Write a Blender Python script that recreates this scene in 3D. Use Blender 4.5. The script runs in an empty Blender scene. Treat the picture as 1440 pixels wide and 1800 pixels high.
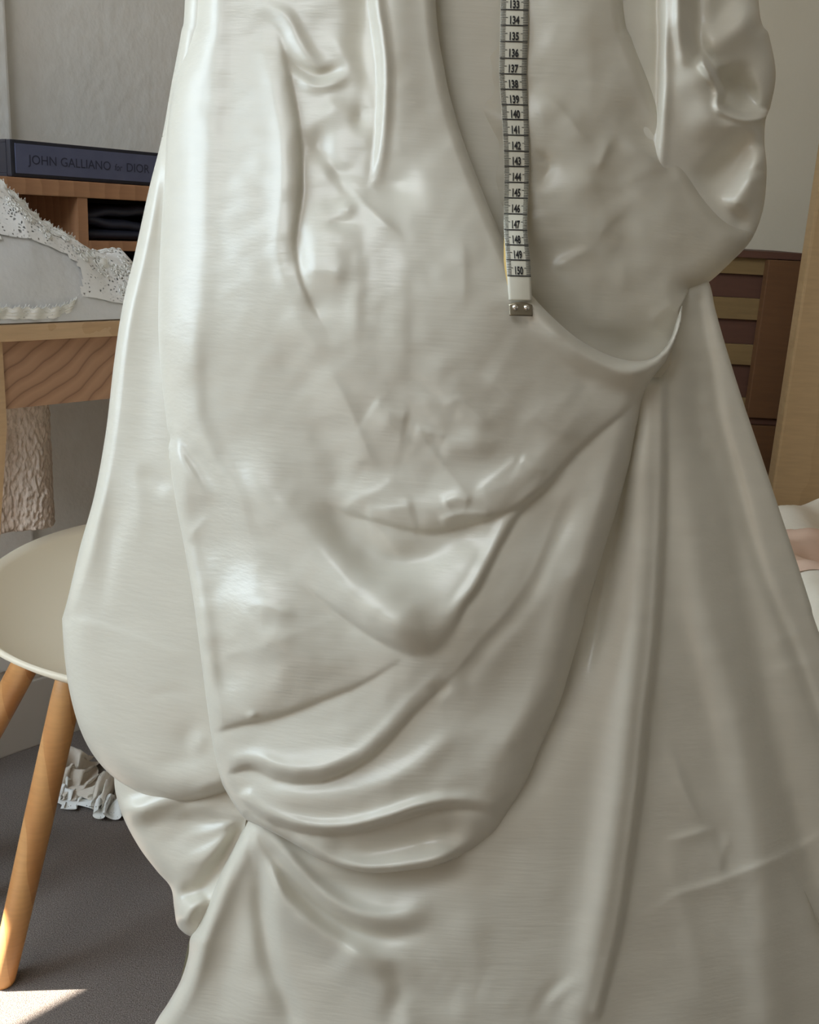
import bpy, bmesh, math, random
import numpy as np
from mathutils import Vector, Matrix

random.seed(7)
rng = np.random.default_rng(7)
SC = bpy.context.scene
COL = SC.collection

# ------------------------------------------------------------------ camera
FPX = 1800.0                                   # focal length for a 1440 px wide frame
PITCH = math.atan(515 / FPX)
ROLL = math.radians(3)
CAM = np.array([0.0, 0.0, 0.89])
_f = np.array([0, math.cos(PITCH), -math.sin(PITCH)])
_r0 = np.array([1.0, 0, 0]); _u0 = np.array([0, math.sin(PITCH), math.cos(PITCH)])
_r = math.cos(ROLL) * _r0 + math.sin(ROLL) * _u0
_u = -math.sin(ROLL) * _r0 + math.cos(ROLL) * _u0
cd = bpy.data.cameras.new('camera'); co = bpy.data.objects.new('camera', cd); COL.objects.link(co)
co.matrix_world = Matrix(((_r[0], _u[0], -_f[0], CAM[0]), (_r[1], _u[1], -_f[1], CAM[1]),
                          (_r[2], _u[2], -_f[2], CAM[2]), (0, 0, 0, 1)))
cd.sensor_fit = 'HORIZONTAL'; cd.sensor_width = 36; cd.lens = 36 * FPX / 1440
cd.clip_start = 0.02; cd.clip_end = 50
SC.camera = co

# ------------------------------------------------------------------ world, sun, window light, exposure
W = bpy.data.worlds.new('world'); SC.world = W; W.use_nodes = True
bg = W.node_tree.nodes['Background']
bg.inputs['Color'].default_value = (1.0, 0.955, 0.85, 1); bg.inputs['Strength'].default_value = 0.215
sun_d = bpy.data.lights.new('sun', 'SUN'); sun_d.energy = 34.0; sun_d.angle = math.radians(0.6)
sun_d.color = (1.0, 0.94, 0.84)
sun = bpy.data.objects.new('sun', sun_d); COL.objects.link(sun)
SUN_E = math.radians(47); SUN_T = Vector((math.cos(SUN_E), 0.04 * math.cos(SUN_E), -math.sin(SUN_E)))
sun.rotation_euler = SUN_T.to_track_quat('-Z', 'Y').to_euler()
def area(name, loc, target, sx, sy, power, color):
    d = bpy.data.lights.new(name, 'AREA'); d.shape = 'RECTANGLE'; d.size = sx; d.size_y = sy
    d.energy = power; d.color = color
    o = bpy.data.objects.new(name, d); COL.objects.link(o); o.location = loc
    o.rotation_euler = (Vector(target) - Vector(loc)).to_track_quat('-Z', 'Y').to_euler()
    return o
area('window_daylight', (-1.45, 0.42, 1.35), (-0.05, 0.66, 0.75), 0.9, 1.1, 26, (0.68, 0.85, 1.0))
area('added_soft_light', (-0.85, -0.55, 2.2), (0.05, 0.66, 0.7), 0.9, 0.9, 17, (0.88, 0.94, 1.0))  # soft light added high behind the camera to model the folds, no window there
SC.view_settings.view_transform = 'Standard'; SC.view_settings.look = 'None'
SC.view_settings.gamma = 1; SC.view_settings.use_curve_mapping = False
SC.view_settings.exposure = 0.0

# ------------------------------------------------------------------ measuring helpers
def ray(x, y): return _f + (x - 720) / FPX * _r - (y - 900) / FPX * _u
def at_z(x, y, z): d = ray(x, y); return CAM + d * ((z - CAM[2]) / d[2])
def at_y(x, y, Y): d = ray(x, y); return CAM + d * (Y / d[1])
def at_d(x, y, D): return CAM + ray(x, y) * D
WA = np.array([0.669, 0.743]); WN = np.array([-0.743, 0.669])   # along / into the left wall
DO = np.array([-0.476, 1.171])                                  # desk front edge origin
def st(s, t, z): p = DO + WA * s + WN * t; return Vector((p[0], p[1], z))
def at_t(x, y, t):                                              # measure on plane t = const -> (s, z)
    d = ray(x, y); k = ((DO @ WN + t)) / (d[:2] @ WN); P = CAM + d * k
    return (P[:2] - DO) @ WA, P[2]

# ------------------------------------------------------------------ objects
def link(name, me, mat=None, parent=None):
    o = bpy.data.objects.new(name, me); COL.objects.link(o)
    if mat is not None: me.materials.append(mat)
    if parent is not None: o.parent = parent
    return o
def tag(o, label=None, cat=None, group=None, kind=None):
    if label: o['label'] = label
    if cat: o['category'] = cat
    if group: o['group'] = group
    if kind: o['kind'] = kind
    return o
def empty(name, loc=(0, 0, 0)):
    o = bpy.data.objects.new(name, None); COL.objects.link(o); o.location = loc; o.empty_display_size = 0.05
    return o
def keep(o, parent):                           # parent without moving (parents are unrotated empties)
    o.parent = parent; o.matrix_parent_inverse = Matrix.Translation(-Vector(parent.location)); return o
def from_bm(name, bm, mat, parent=None, smooth=False, kind=None):
    bmesh.ops.recalc_face_normals(bm, faces=bm.faces)
    me = bpy.data.meshes.new(name); bm.to_mesh(me); bm.free()
    if smooth:
        for p in me.polygons: p.use_smooth = True
    o = link(name, me, mat)
    if parent is not None: keep(o, parent)
    if kind: o['kind'] = kind
    return o
def bm_box(bm, corner_fn, a0, a1, b0, b1, z0, z1, bevel=0.002):
    """box in a local frame; corner_fn(a, b, z) -> world Vector"""
    vs = [bm.verts.new(corner_fn(a, b, z)) for z in (z0, z1) for b in (b0, b1) for a in (a0, a1)]
    fs = [(0, 1, 3, 2), (4, 6, 7, 5), (0, 4, 5, 1), (2, 3, 7, 6), (0, 2, 6, 4), (1, 5, 7, 3)]
    new = [bm.faces.new([vs[i] for i in q]) for q in fs]
    if bevel:
        es = list({e for f in new for e in f.edges})
        bmesh.ops.bevel(bm, geom=es, offset=bevel, segments=2, profile=0.7, affect='EDGES')
def xyz(a, b, z): return Vector((a, b, z))
def box(name, fn, a0, a1, b0, b1, z0, z1, mat, parent=None, bevel=0.002):
    bm = bmesh.new(); bm_box(bm, fn, a0, a1, b0, b1, z0, z1, bevel)
    return from_bm(name, bm, mat, parent)
def tube(name, pts, radii, mat, parent=None, seg=16, cap=True):
    bm = bmesh.new(); rings = []
    pts = [Vector(p) for p in pts]
    for i, p in enumerate(pts):
        t = (pts[min(i + 1, len(pts) - 1)] - pts[max(i - 1, 0)]).normalized()
        x = t.orthogonal().normalized() if i == 0 else (x - t * x.dot(t)).normalized()
        y = t.cross(x)
        rings.append([bm.verts.new(p + (x * math.cos(a) + y * math.sin(a)) * radii[i])
                      for a in [2 * math.pi * k / seg for k in range(seg)]])
    for a, b in zip(rings, rings[1:]):
        for k in range(seg): bm.faces.new((a[k], a[(k + 1) % seg], b[(k + 1) % seg], b[k]))
    if cap: bm.faces.new(rings[0]); bm.faces.new(rings[-1])
    return from_bm(name, bm, mat, parent, smooth=True)
def grid_mesh(name, P, mat, parent=None, mask=None, kind=None, close=False):
    """P: (rows, cols, 3) world points -> smooth mesh; mask of vertices to keep"""
    R, Cn = P.shape[:2]
    if mask is None: mask = np.ones((R, Cn), bool)
    q = mask[:-1, :-1] & mask[1:, :-1] & mask[:-1, 1:] & mask[1:, 1:]
    used = np.zeros((R, Cn), bool)
    used[:-1, :-1] |= q; used[1:, :-1] |= q; used[:-1, 1:] |= q; used[1:, 1:] |= q
    idx = -np.ones((R, Cn), np.int64); idx[used] = np.arange(used.sum())
    i, j = np.nonzero(q)
    F = np.stack([idx[i, j], idx[i + 1, j], idx[i + 1, j + 1], idx[i, j + 1]], 1)
    V = P[used]
    me = bpy.data.meshes.new(name)
    me.vertices.add(len(V)); me.vertices.foreach_set('co', V.astype(np.float32).ravel())
    me.loops.add(F.size); me.loops.foreach_set('vertex_index', F.astype(np.int32).ravel())
    me.polygons.add(len(F)); me.polygons.foreach_set('loop_start', np.arange(0, F.size, 4, dtype=np.int32))
    me.polygons.foreach_set('use_smooth', np.ones(len(F), bool))
    me.update(calc_edges=True); me.validate()
    o = link(name, me, mat)
    if parent is not None: keep(o, parent)
    if kind: o['kind'] = kind
    return o

# ------------------------------------------------------------------ materials
def lin(r, g, b):
    f = lambda c: c / 12.92 if c <= 0.04045 else ((c + 0.055) / 1.055) ** 2.4
    return (f(r / 255), f(g / 255), f(b / 255), 1)
def mat(name, c1, c2=None, scale=8, rough=0.6, bump=0.0, bscale=None, stretch=(1, 1, 1), detail=4, metallic=0, spec=0.5, bdist=0.01, rot=(0, 0, 0)):
    m = bpy.data.materials.new(name); m.use_nodes = True; nt = m.node_tree; N = nt.nodes; L = nt.links
    b = N['Principled BSDF']; b.inputs['Roughness'].default_value = rough; b.inputs['Metallic'].default_value = metallic
    b.inputs['Specular IOR Level'].default_value = spec
    tc = N.new('ShaderNodeTexCoord'); mp = N.new('ShaderNodeMapping'); L.new(tc.outputs['Object'], mp.inputs[0])
    mp.inputs['Scale'].default_value = stretch; mp.inputs['Rotation'].default_value = rot
    n = N.new('ShaderNodeTexNoise'); n.inputs['Scale'].default_value = scale; n.inputs['Detail'].default_value = detail
    L.new(mp.outputs[0], n.inputs['Vector'])
    r = N.new('ShaderNodeValToRGB'); r.color_ramp.elements[0].color = c1; r.color_ramp.elements[1].color = c2 or c1
    r.color_ramp.elements[0].position = 0.3; r.color_ramp.elements[1].position = 0.7
    L.new(n.outputs['Fac'], r.inputs[0]); L.new(r.outputs[0], b.inputs['Base Color'])
    if bump:
        n2 = N.new('ShaderNodeTexNoise'); n2.inputs['Scale'].default_value = bscale or scale; n2.inputs['Detail'].default_value = 5
        L.new(mp.outputs[0], n2.inputs['Vector'])
        bp = N.new('ShaderNodeBump'); bp.inputs['Strength'].default_value = bump; bp.inputs['Distance'].default_value = bdist
        L.new(n2.outputs['Fac'], bp.inputs['Height']); L.new(bp.outputs[0], b.inputs['Normal'])
    return m
def satin(name, base, rough, transl, tcol):
    """satin cloth: slubby weave relief, a soft gloss and some light coming through"""
    m = mat(name, base, tuple(min(1, c * 1.05) for c in base[:3]) + (1,), scale=60, rough=rough, bump=0.32, bscale=260,
            stretch=(0.10, 1, 1.6), bdist=0.0006, spec=0.6)
    nt = m.node_tree; N = nt.nodes; L = nt.links; b = N['Principled BSDF']; out = N['Material Output']
    b.inputs['Sheen Weight'].default_value = 0.15; b.inputs['Sheen Roughness'].default_value = 0.4
    t = N.new('ShaderNodeBsdfTranslucent'); t.inputs['Color'].default_value = tcol
    mx = N.new('ShaderNodeMixShader'); mx.inputs[0].default_value = transl
    L.new(b.outputs[0], mx.inputs[1]); L.new(t.outputs[0], mx.inputs[2]); L.new(mx.outputs[0], out.inputs[0])
    return m
def wood(name, c1, c2, ring=14, dist=5, rough=0.45, rot=(0, 0, 0), stretch=(1, 1, 1), contrast=(0.25, 0.8)):
    m = bpy.data.materials.new(name); m.use_nodes = True; nt = m.node_tree; N = nt.nodes; L = nt.links
    b = N['Principled BSDF']; b.inputs['Roughness'].default_value = rough
    tc = N.new('ShaderNodeTexCoord'); mp = N.new('ShaderNodeMapping'); L.new(tc.outputs['Object'], mp.inputs[0])
    mp.inputs['Rotation'].default_value = rot; mp.inputs['Scale'].default_value = stretch
    w = N.new('ShaderNodeTexWave'); w.inputs['Scale'].default_value = ring; w.inputs['Distortion'].default_value = dist
    w.inputs['Detail'].default_value = 3; w.inputs['Detail Scale'].default_value = 1.2; w.wave_profile = 'SAW'
    L.new(mp.outputs[0], w.inputs['Vector'])
    r = N.new('ShaderNodeValToRGB'); r.color_ramp.elements[0].color = c1; r.color_ramp.elements[1].color = c2
    r.color_ramp.elements[0].position = contrast[0]; r.color_ramp.elements[1].position = contrast[1]
    L.new(w.outputs['Fac'], r.inputs[0])
    n = N.new('ShaderNodeTexNoise'); n.inputs['Scale'].default_value = 220; n.inputs['Detail'].default_value = 3
    mp2 = N.new('ShaderNodeMapping'); mp2.inputs['Scale'].default_value = (0.12, 0.12, 1); L.new(tc.outputs['Object'], mp2.inputs[0])
    L.new(mp2.outputs[0], n.inputs['Vector'])
    mix = N.new('ShaderNodeMixRGB'); mix.blend_type = 'MULTIPLY'; mix.inputs[0].default_value = 0.25
    L.new(r.outputs[0], mix.inputs[1]); L.new(n.outputs['Fac'], mix.inputs[2]); L.new(mix.outputs[0], b.inputs['Base Color'])
    return m
def lace_mat(name, base, hole=0.30, scale=260):
    """white lace: threads around little holes that are really open"""
    m = mat(name, base, rough=0.8); nt = m.node_tree; N = nt.nodes; L = nt.links
    b = N['Principled BSDF']; out = N['Material Output']
    tc = N.new('ShaderNodeTexCoord'); v = N.new('ShaderNodeTexVoronoi'); v.inputs['Scale'].default_value = scale
    v.feature = 'DISTANCE_TO_EDGE'; L.new(tc.outputs['Object'], v.inputs['Vector'])
    n = N.new('ShaderNodeTexNoise'); n.inputs['Scale'].default_value = scale / 5; L.new(tc.outputs['Object'], n.inputs['Vector'])
    ml = N.new('ShaderNodeMath'); ml.operation = 'MULTIPLY'; L.new(n.outputs['Fac'], ml.inputs[0]); ml.inputs[1].default_value = hole * 2
    g = N.new('ShaderNodeMath'); g.operation = 'GREATER_THAN'; L.new(v.outputs['Distance'], g.inputs[0]); L.new(ml.outputs[0], g.inputs[1])
    tr = N.new('ShaderNodeBsdfTransparent'); mx = N.new('ShaderNodeMixShader')
    L.new(g.outputs[0], mx.inputs[0]); L.new(b.outputs[0], mx.inputs[1]); L.new(tr.outputs[0], mx.inputs[2])
    L.new(mx.outputs[0], out.inputs[0])
    return m

M = dict(
    satin=satin('ivory_satin', (0.655, 0.620, 0.525, 1), 0.33, 0.10, (0.80, 0.72, 0.48, 1)),
    inner=satin('ivory_satin_inner', (0.655, 0.620, 0.525, 1), 0.34, 0.28, (0.80, 0.68, 0.38, 1)),  # same satin base; extra yellow translucency put in to darken and warm the panel
    wall=mat('embossed_wallpaper', lin(236, 233, 226), lin(241, 239, 233), scale=30, rough=0.9, bump=0.35, bscale=60, bdist=0.004, stretch=(1, 1, 0.8)),
    wall2=mat('plain_wall_paint', lin(212, 200, 176), lin(216, 205, 182), scale=6, rough=0.9, bump=0.05, bscale=120),
    white=mat('white_paint', lin(196, 188, 176), lin(200, 192, 181), rough=0.6),
    carpet=mat('brown_grey_carpet', lin(104, 95, 89), lin(150, 139, 131), scale=520, rough=1.0, bump=0.7, bscale=700, bdist=0.004, spec=0.1),
    oak=wood('desk_wood', lin(204, 168, 128), lin(214, 180, 141), ring=20, dist=2, rot=(0, 0, 0.7), contrast=(0.1, 0.9)),
    hutch=wood('hutch_wood', lin(176, 128, 92), lin(190, 142, 104), ring=20, dist=2, contrast=(0.1, 0.9)),
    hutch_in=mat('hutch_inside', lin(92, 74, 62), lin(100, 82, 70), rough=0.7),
    navy=mat('navy_paper', lin(38, 42, 58), lin(48, 53, 70), scale=12, rough=0.5),
    book=mat('black_book_cloth', lin(30, 30, 40), lin(36, 36, 47), scale=80, rough=0.5),
    spine=mat('slate_spine_panel', lin(86, 90, 116), lin(92, 96, 122), scale=40, rough=0.5),
    ink=mat('black_ink', lin(26, 25, 26), rough=0.6),
    spine_ink=mat('dark_spine_lettering', lin(44, 46, 66), rough=0.35),
    pulp=mat('page_edges', lin(190, 184, 170), rough=0.9),
    chair=mat('cream_chair_shell', lin(226, 213, 188), lin(230, 218, 195), scale=4, rough=0.42),
    beech=wood('beech_leg', lin(206, 146, 88), lin(222, 166, 106), ring=9, dist=4, rot=(0.5, 0.3, 0), stretch=(1, 1, 0.25)),
    tulle=mat('white_tulle', lin(216, 216, 215), lin(226, 226, 226), scale=30, rough=0.85, bump=0.3, bscale=70, bdist=0.003),
    lace=lace_mat('white_lace', lin(244, 243, 238), hole=0.42, scale=330),
    lace_net=lace_mat('lace_net_cloth', lin(244, 243, 240), hole=0.30, scale=230),
    scrap=mat('cream_trim', lin(220, 208, 192), lin(228, 217, 202), scale=60, rough=0.9, bump=0.4, bscale=160, bdist=0.003),
    thread=mat('lace_thread', lin(240, 239, 234), rough=0.8),
    nub=mat('beige_crinkled_cloth', lin(232, 212, 194), lin(240, 222, 205), scale=40, rough=0.9, bump=0.8, bscale=110, bdist=0.006, stretch=(1.5, 1.5, 0.6)),
    crate=mat('brown_crate_wood', lin(98, 64, 34), lin(106, 70, 38), scale=20, rough=0.7, stretch=(1, 1, 8)),
    slat_tan=mat('tan_slat_wood', lin(120, 96, 58), lin(130, 104, 64), scale=20, rough=0.7, stretch=(1, 1, 8)),
    slat_dark=mat('red_brown_board', lin(84, 52, 36), lin(90, 56, 40), scale=20, rough=0.7, stretch=(1, 1, 8)),
    panel=wood('tan_panel_wood', lin(182, 149, 106), lin(188, 155, 112), ring=6, dist=3, contrast=(0, 1)),
    duvet=mat('cream_duvet', lin(244, 233, 212), lin(250, 240, 222), scale=10, rough=0.9, bump=0.15, bscale=40),
    peach=mat('peach_cloth', lin(236, 200, 174), lin(240, 206, 182), scale=10, rough=0.9),
    tape=mat('white_tape', lin(210, 206, 188), lin(214, 210, 193), scale=30, rough=0.5),
    tape_back=mat('yellow_tape_back', lin(220, 190, 120), rough=0.5),
    metal=mat('dull_tin', lin(150, 140, 120), lin(160, 150, 130), scale=60, rough=0.35, metallic=0.9),
    rivet=mat('bright_rivet', lin(230, 225, 215), rough=0.2, metallic=1.0),
)

def streaks(m, a):
    """long slanting growth rings: bands across direction a"""
    nt = m.node_tree; N = nt.nodes; L = nt.links; b = N['Principled BSDF']
    tc = N.new('ShaderNodeTexCoord'); d = N.new('ShaderNodeVectorMath'); d.operation = 'DOT_PRODUCT'; d.inputs[1].default_value = a
    L.new(tc.outputs['Object'], d.inputs[0])
    n = N.new('ShaderNodeTexNoise'); n.inputs['Scale'].default_value = 7; n.inputs['Detail'].default_value = 3; L.new(tc.outputs['Object'], n.inputs['Vector'])
    ad = N.new('ShaderNodeMath'); ad.operation = 'MULTIPLY_ADD'; L.new(n.outputs['Fac'], ad.inputs[0]); ad.inputs[1].default_value = 0.05; L.new(d.outputs['Value'], ad.inputs[2])
    mu = N.new('ShaderNodeMath'); mu.operation = 'MULTIPLY'; L.new(ad.outputs[0], mu.inputs[0]); mu.inputs[1].default_value = 1 / 0.019
    fr = N.new('ShaderNodeMath'); fr.operation = 'FRACT'; L.new(mu.outputs[0], fr.inputs[0])
    r = N.new('ShaderNodeValToRGB'); e = r.color_ramp.elements
    e[0].position = 0.0; e[0].color = lin(128, 92, 70); e[1].position = 0.16; e[1].color = lin(168, 128, 100)
    x = e.new(0.6); x.color = lin(178, 138, 108); x = e.new(1.0); x.color = lin(158, 118, 90)
    L.new(fr.outputs[0], r.inputs[0]); L.new(r.outputs[0], b.inputs['Base Color'])
    return m
M['apron'] = streaks(mat('apron_grain', lin(180, 130, 95), rough=0.5), (-0.53 * WA[0], -0.53 * WA[1], 0.85))
# ------------------------------------------------------------------ the room
def wall_along(name, P0, P1, n, z0, z1, th, m, holes=()):
    """upright wall from P0 to P1 (2-D), thickness th along n, with rectangular holes (a0,a1,z0,z1)"""
    P0 = np.array(P0, float); P1 = np.array(P1, float); Ln = np.linalg.norm(P1 - P0); d = (P1 - P0) / Ln; n = np.array(n, float)
    fn = lambda a, b, z: Vector((*(P0 + d * a + n * b), z))
    bm = bmesh.new()
    As = sorted({0, Ln, *[h[0] for h in holes], *[h[1] for h in holes]}); Zs = sorted({z0, z1, *[h[2] for h in holes], *[h[3] for h in holes]})
    for a0, a1 in zip(As, As[1:]):
        for b0, b1 in zip(Zs, Zs[1:]):
            ca, cz = (a0 + a1) / 2, (b0 + b1) / 2
            if any(h[0] < ca < h[1] and h[2] < cz < h[3] for h in holes): continue
            bm_box(bm, fn, a0, a1, 0, th, b0, b1, 0)
    bmesh.ops.remove_doubles(bm, verts=bm.verts, dist=1e-5)
    return tag(from_bm(name, bm, m), kind='structure')
TW = 0.372                                        # the left wall, measured from the desk's front edge
lw = lambda s: (DO + WA * s + WN * TW)
S0, S1 = -2.6, (1.95 - (DO + WN * TW)[1]) / WA[1]
# the sun patch on the carpet comes through the low pane of the window in this wall
pA = at_z(155, 1730, 0); tanE = math.tan(SUN_E)
def wall_hit(P):                                  # follow the sun backwards to the wall -> (s, z)
    P = np.array(P, float); dxy = np.array([-1.0, -0.04]); k = ((DO + WN * TW - P[:2]) @ WN) / (dxy @ WN)
    Q = P[:2] + dxy * k; return (Q - DO) @ WA, P[2] + k * np.linalg.norm(dxy) * tanE
sH, zH = wall_hit(pA)
off = -S0
wall_along('wall_left', lw(S0), lw(S1), WN, 0, 2.4, 0.12, M['wall'],
           holes=[(sH - 0.75 + off, sH + off, zH - 0.30, zH + 0.12 / 0.716 * tanE)])
wall_along('wall_back', lw(S1), (2.6, 1.95), (0, 1), 0, 2.4, 0.12, M['wall2'])
bm = bmesh.new(); bm_box(bm, xyz, -3.2, 2.6, -1.6, 2.4, -0.05, 0, 0); tag(from_bm('floor', bm, M['carpet']), kind='structure')
bm = bmesh.new(); cp = [tuple(lw(S0)), tuple(lw(S1)), (2.6, 1.95), (2.6, -1.6), (lw(S0)[0], -1.6)]
lo_ = [bm.verts.new((x, y, 2.4)) for x, y in cp]; hi_ = [bm.verts.new((x, y, 2.45)) for x, y in cp]; bm.faces.new(lo_); bm.faces.new(hi_)
for i in range(5): bm.faces.new((lo_[i], lo_[(i + 1) % 5], hi_[(i + 1) % 5], hi_[i]))
tag(from_bm('ceiling', bm, M['white']), kind='structure')
bm = bmesh.new(); bm_box(bm, st, S0, S1 - 0.03, TW - 0.018, TW, 0, 0.12, 0.003); bm_box(bm, st, S0, S1 - 0.03, TW - 0.011, TW, 0.12, 0.15, 0.004)
tag(from_bm('baseboard_left', bm, M['white']), kind='structure')
bm = bmesh.new(); bm_box(bm, xyz, lw(S1)[0], 2.6, 1.932, 1.95, 0, 0.13, 0.004); tag(from_bm('baseboard_back', bm, M['white']), kind='structure')
s_c, z_c = at_t(14, 100, TW - 0.015)                       # the wall steps forward left of the desk
bm = bmesh.new(); bm_box(bm, st, s_c - 0.10, s_c, TW - 0.015, TW, 0.15, 2.4, 0.004)
tag(from_bm('trim_1', bm, M['wall']), kind='structure')

# ------------------------------------------------------------------ the dress
K = 0.66 / FPX                                     # metres per measured pixel on the dress
STEP = 2.5
def spline(pts, step=6.0, closed=False):
    P = np.array(pts, float); out = []
    n = len(P)
    if n == 2:
        m = max(2, int(np.linalg.norm(P[1] - P[0]) / step)); u = np.linspace(0, 1, m + 1)[:, None]; return P[0] + (P[1] - P[0]) * u
    for i in range(n - 1):
        p0, p1, p2, p3 = P[max(i - 1, 0)], P[i], P[i + 1], P[min(i + 2, n - 1)]
        m = max(1, int(np.linalg.norm(p2[:2] - p1[:2]) / step)); u = np.arange(m)[:, None] / m
        out.append(0.5 * ((2 * p1) + (p2 - p0) * u + (2 * p0 - 5 * p1 + 4 * p2 - p3) * u ** 2 + (3 * p1 - p0 - 3 * p2 + p3) * u ** 3))
    out.append(P[-1:]); return np.vstack(out)
def blur(H, s):
    r = int(3 * s + 1); k = np.exp(-0.5 * (np.arange(-r, r + 1) / s) ** 2); k /= k.sum()
    for ax in (0, 1):
        pad = [(r, r) if a == ax else (0, 0) for a in (0, 1)]; Q = np.pad(H, pad, mode='edge'); o = np.zeros_like(H)
        for i, w in enumerate(k): o += w * (Q[i:i + H.shape[0]] if ax == 0 else Q[:, i:i + H.shape[1]])
        H = o
    return H
class Layer:
    """one panel of cloth: an outline and a depth built from folds (all measured in photo pixels)"""
    def __init__(s, chains, off, x0, x1, y0, y1):
        s.x = np.arange(x0, x1 + STEP, STEP); s.y = np.arange(y0, y1 + STEP, STEP)
        s.X, s.Y = np.meshgrid(s.x, s.y); s.H = np.zeros_like(s.X)
        s.chains = [(spline(c[0], 4), c[1], c[2]) for c in chains]; s.off = off
        s.poly = np.vstack([c[0] for c in s.chains])
    def near(s, L, pad):
        i0 = np.searchsorted(s.x, L[:, 0].min() - pad); i1 = np.searchsorted(s.x, L[:, 0].max() + pad)
        j0 = np.searchsorted(s.y, L[:, 1].min() - pad); j1 = np.searchsorted(s.y, L[:, 1].max() + pad)
        if i1 <= i0 or j1 <= j0: return None
        X = s.X[j0:j1, i0:i1]; Y = s.Y[j0:j1, i0:i1]
        best = np.full(X.shape, 1e12); sg = np.ones(X.shape); T = np.zeros(X.shape)
        ca = np.concatenate([[0], np.cumsum(np.hypot(*np.diff(L[:, :2], axis=0).T))]); ca /= max(ca[-1], 1e-9)
        for k in range(len(L) - 1):
            ax, ay = L[k, :2]; bx, by = L[k + 1, :2]; dx, dy = bx - ax, by - ay; l2 = dx * dx + dy * dy + 1e-12
            u = np.clip(((X - ax) * dx + (Y - ay) * dy) / l2, 0, 1)
            ex = X - ax - u * dx; ey = Y - ay - u * dy; d2 = ex * ex + ey * ey
            m = d2 < best
            best = np.where(m, d2, best); sg = np.where(m, np.sign(-dy * ex + dx * ey), sg)
            T = np.where(m, ca[k] + u * (ca[k + 1] - ca[k]), T)
        return (slice(j0, j1), slice(i0, i1)), np.sqrt(best), sg, T
    def fold(s, pts, amp, wa, wb=None, kind='g', ends=None):
        """kind g: rounded ridge (amp<0 a valley); n: sharp-crested crease; s: overlapping edge whose + side lies in front.
        + side: left of a line going down, below a line going right, above a line going left"""
        L = spline(pts); wb = wa if wb is None else wb
        if ends is None: ends = 0.38 if np.isscalar(amp) else 0.16
        if np.isscalar(amp) and kind == 'g': amp = amp * 0.62; wa = wa * 1.15; wb = wb * 1.15
        if kind == 'n': amp = np.asarray(amp) * 0.62 if not np.isscalar(amp) else amp * 0.62; wa, wb = (wa * (1.5 if wa >= wb else 1.0), wb * (1.5 if wb > wa else 1.0))
        pad = {'g': 3.2, 's': 4.2, 'n': 5.5}[kind] * max(wa, wb)
        r = s.near(L, pad)
        if r is None: return
        sl, d, sg, T = r
        A = amp if np.isscalar(amp) else np.interp(T, np.linspace(0, 1, len(amp)), amp)
        env = np.clip(np.minimum(T, 1 - T) / max(ends, 1e-6), 0, 1) if ends else 1.0
        env = env * env * (3 - 2 * env) if ends else 1.0
        w = np.where(sg > 0, wb, wa)
        if kind == 'g': P = np.exp(-(d / w) ** 2)
        elif kind == 'n': P = np.exp(-np.sqrt((d / w) ** 2 + 0.03)) / math.exp(-math.sqrt(0.03))
        elif kind == 's':
            lip = np.sqrt(np.clip(1 - (1 - np.clip(d / wa, 0, 1)) ** 2, 0, 1))
            P = np.where(sg > 0, lip * np.exp(-np.clip(d - wa, 0, None) / wb), 0)
            P = P - 0.12 * np.where(sg > 0, 0, np.exp(-(d / 14) ** 2))
        P = A * env * P * np.clip((pad - d) / (0.35 * pad), 0, 1)
        if kind == 'g' and min(P.shape) > 8: P = blur(P, max(0.6, 0.22 * max(wa, wb) / STEP))
        elif kind == 's':
            q = np.clip((d - 0.8 * wa) / (1.5 * wa), 0, 1) * (sg > 0); q = q * q * (3 - 2 * q)
            P = P * (1 - q) + q * blur(P, 0.30 * wb / STEP)
        s.H[sl] += P
    def blob(s, x, y, amp, rx, ry, ang=0):
        c, q = math.cos(math.radians(ang)), math.sin(math.radians(ang)); u = (s.X - x) * c + (s.Y - y) * q; v = -(s.X - x) * q + (s.Y - y) * c
        s.H += amp * np.exp(-(u / rx) ** 2 - (v / ry) ** 2)
    def rough(s, amp, sc, stretch=1.0, seed=1):
        g = np.random.default_rng(seed).standard_normal(s.H.shape); g = blur(g, sc / STEP); s.H += amp * g / (g.std() + 1e-9)
    def crumple(s, x, y, rx, ry, n, amp, w, length, seed, ang=None, spread=3.14):
        """small crossing creases in cloth that has been folded or crushed"""
        g = np.random.default_rng(seed)
        for k in range(n):
            a, q = g.uniform(0, 6.283), g.uniform(0, 1) ** 0.6; cx, cy = x + rx * q * math.cos(a), y + ry * q * math.sin(a)
            t = g.uniform(0, math.pi) if ang is None else ang + g.uniform(-spread, spread); l = length * g.uniform(0.5, 1.2) / 2
            bend = g.uniform(-0.25, 0.25) * l; ux, uy = math.cos(t), math.sin(t); k_ = 1 - 0.6 * q
            s.fold([(cx - ux * l, cy - uy * l), (cx - uy * bend, cy + ux * bend), (cx + ux * l, cy + uy * l)], amp * g.choice([-1, 1, 1]) * g.uniform(0.5, 1.2) * k_,
                   w * g.uniform(0.6, 1.4), w * g.uniform(1.0, 2.6), 'n', ends=0.4)
    def soften(s, x, y, r, sig):
        w = np.exp(-(((s.X - x) ** 2 + (s.Y - y) ** 2) / r ** 2) ** 2); s.H = s.H * (1 - w) + blur(s.H, sig / STEP) * w
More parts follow.
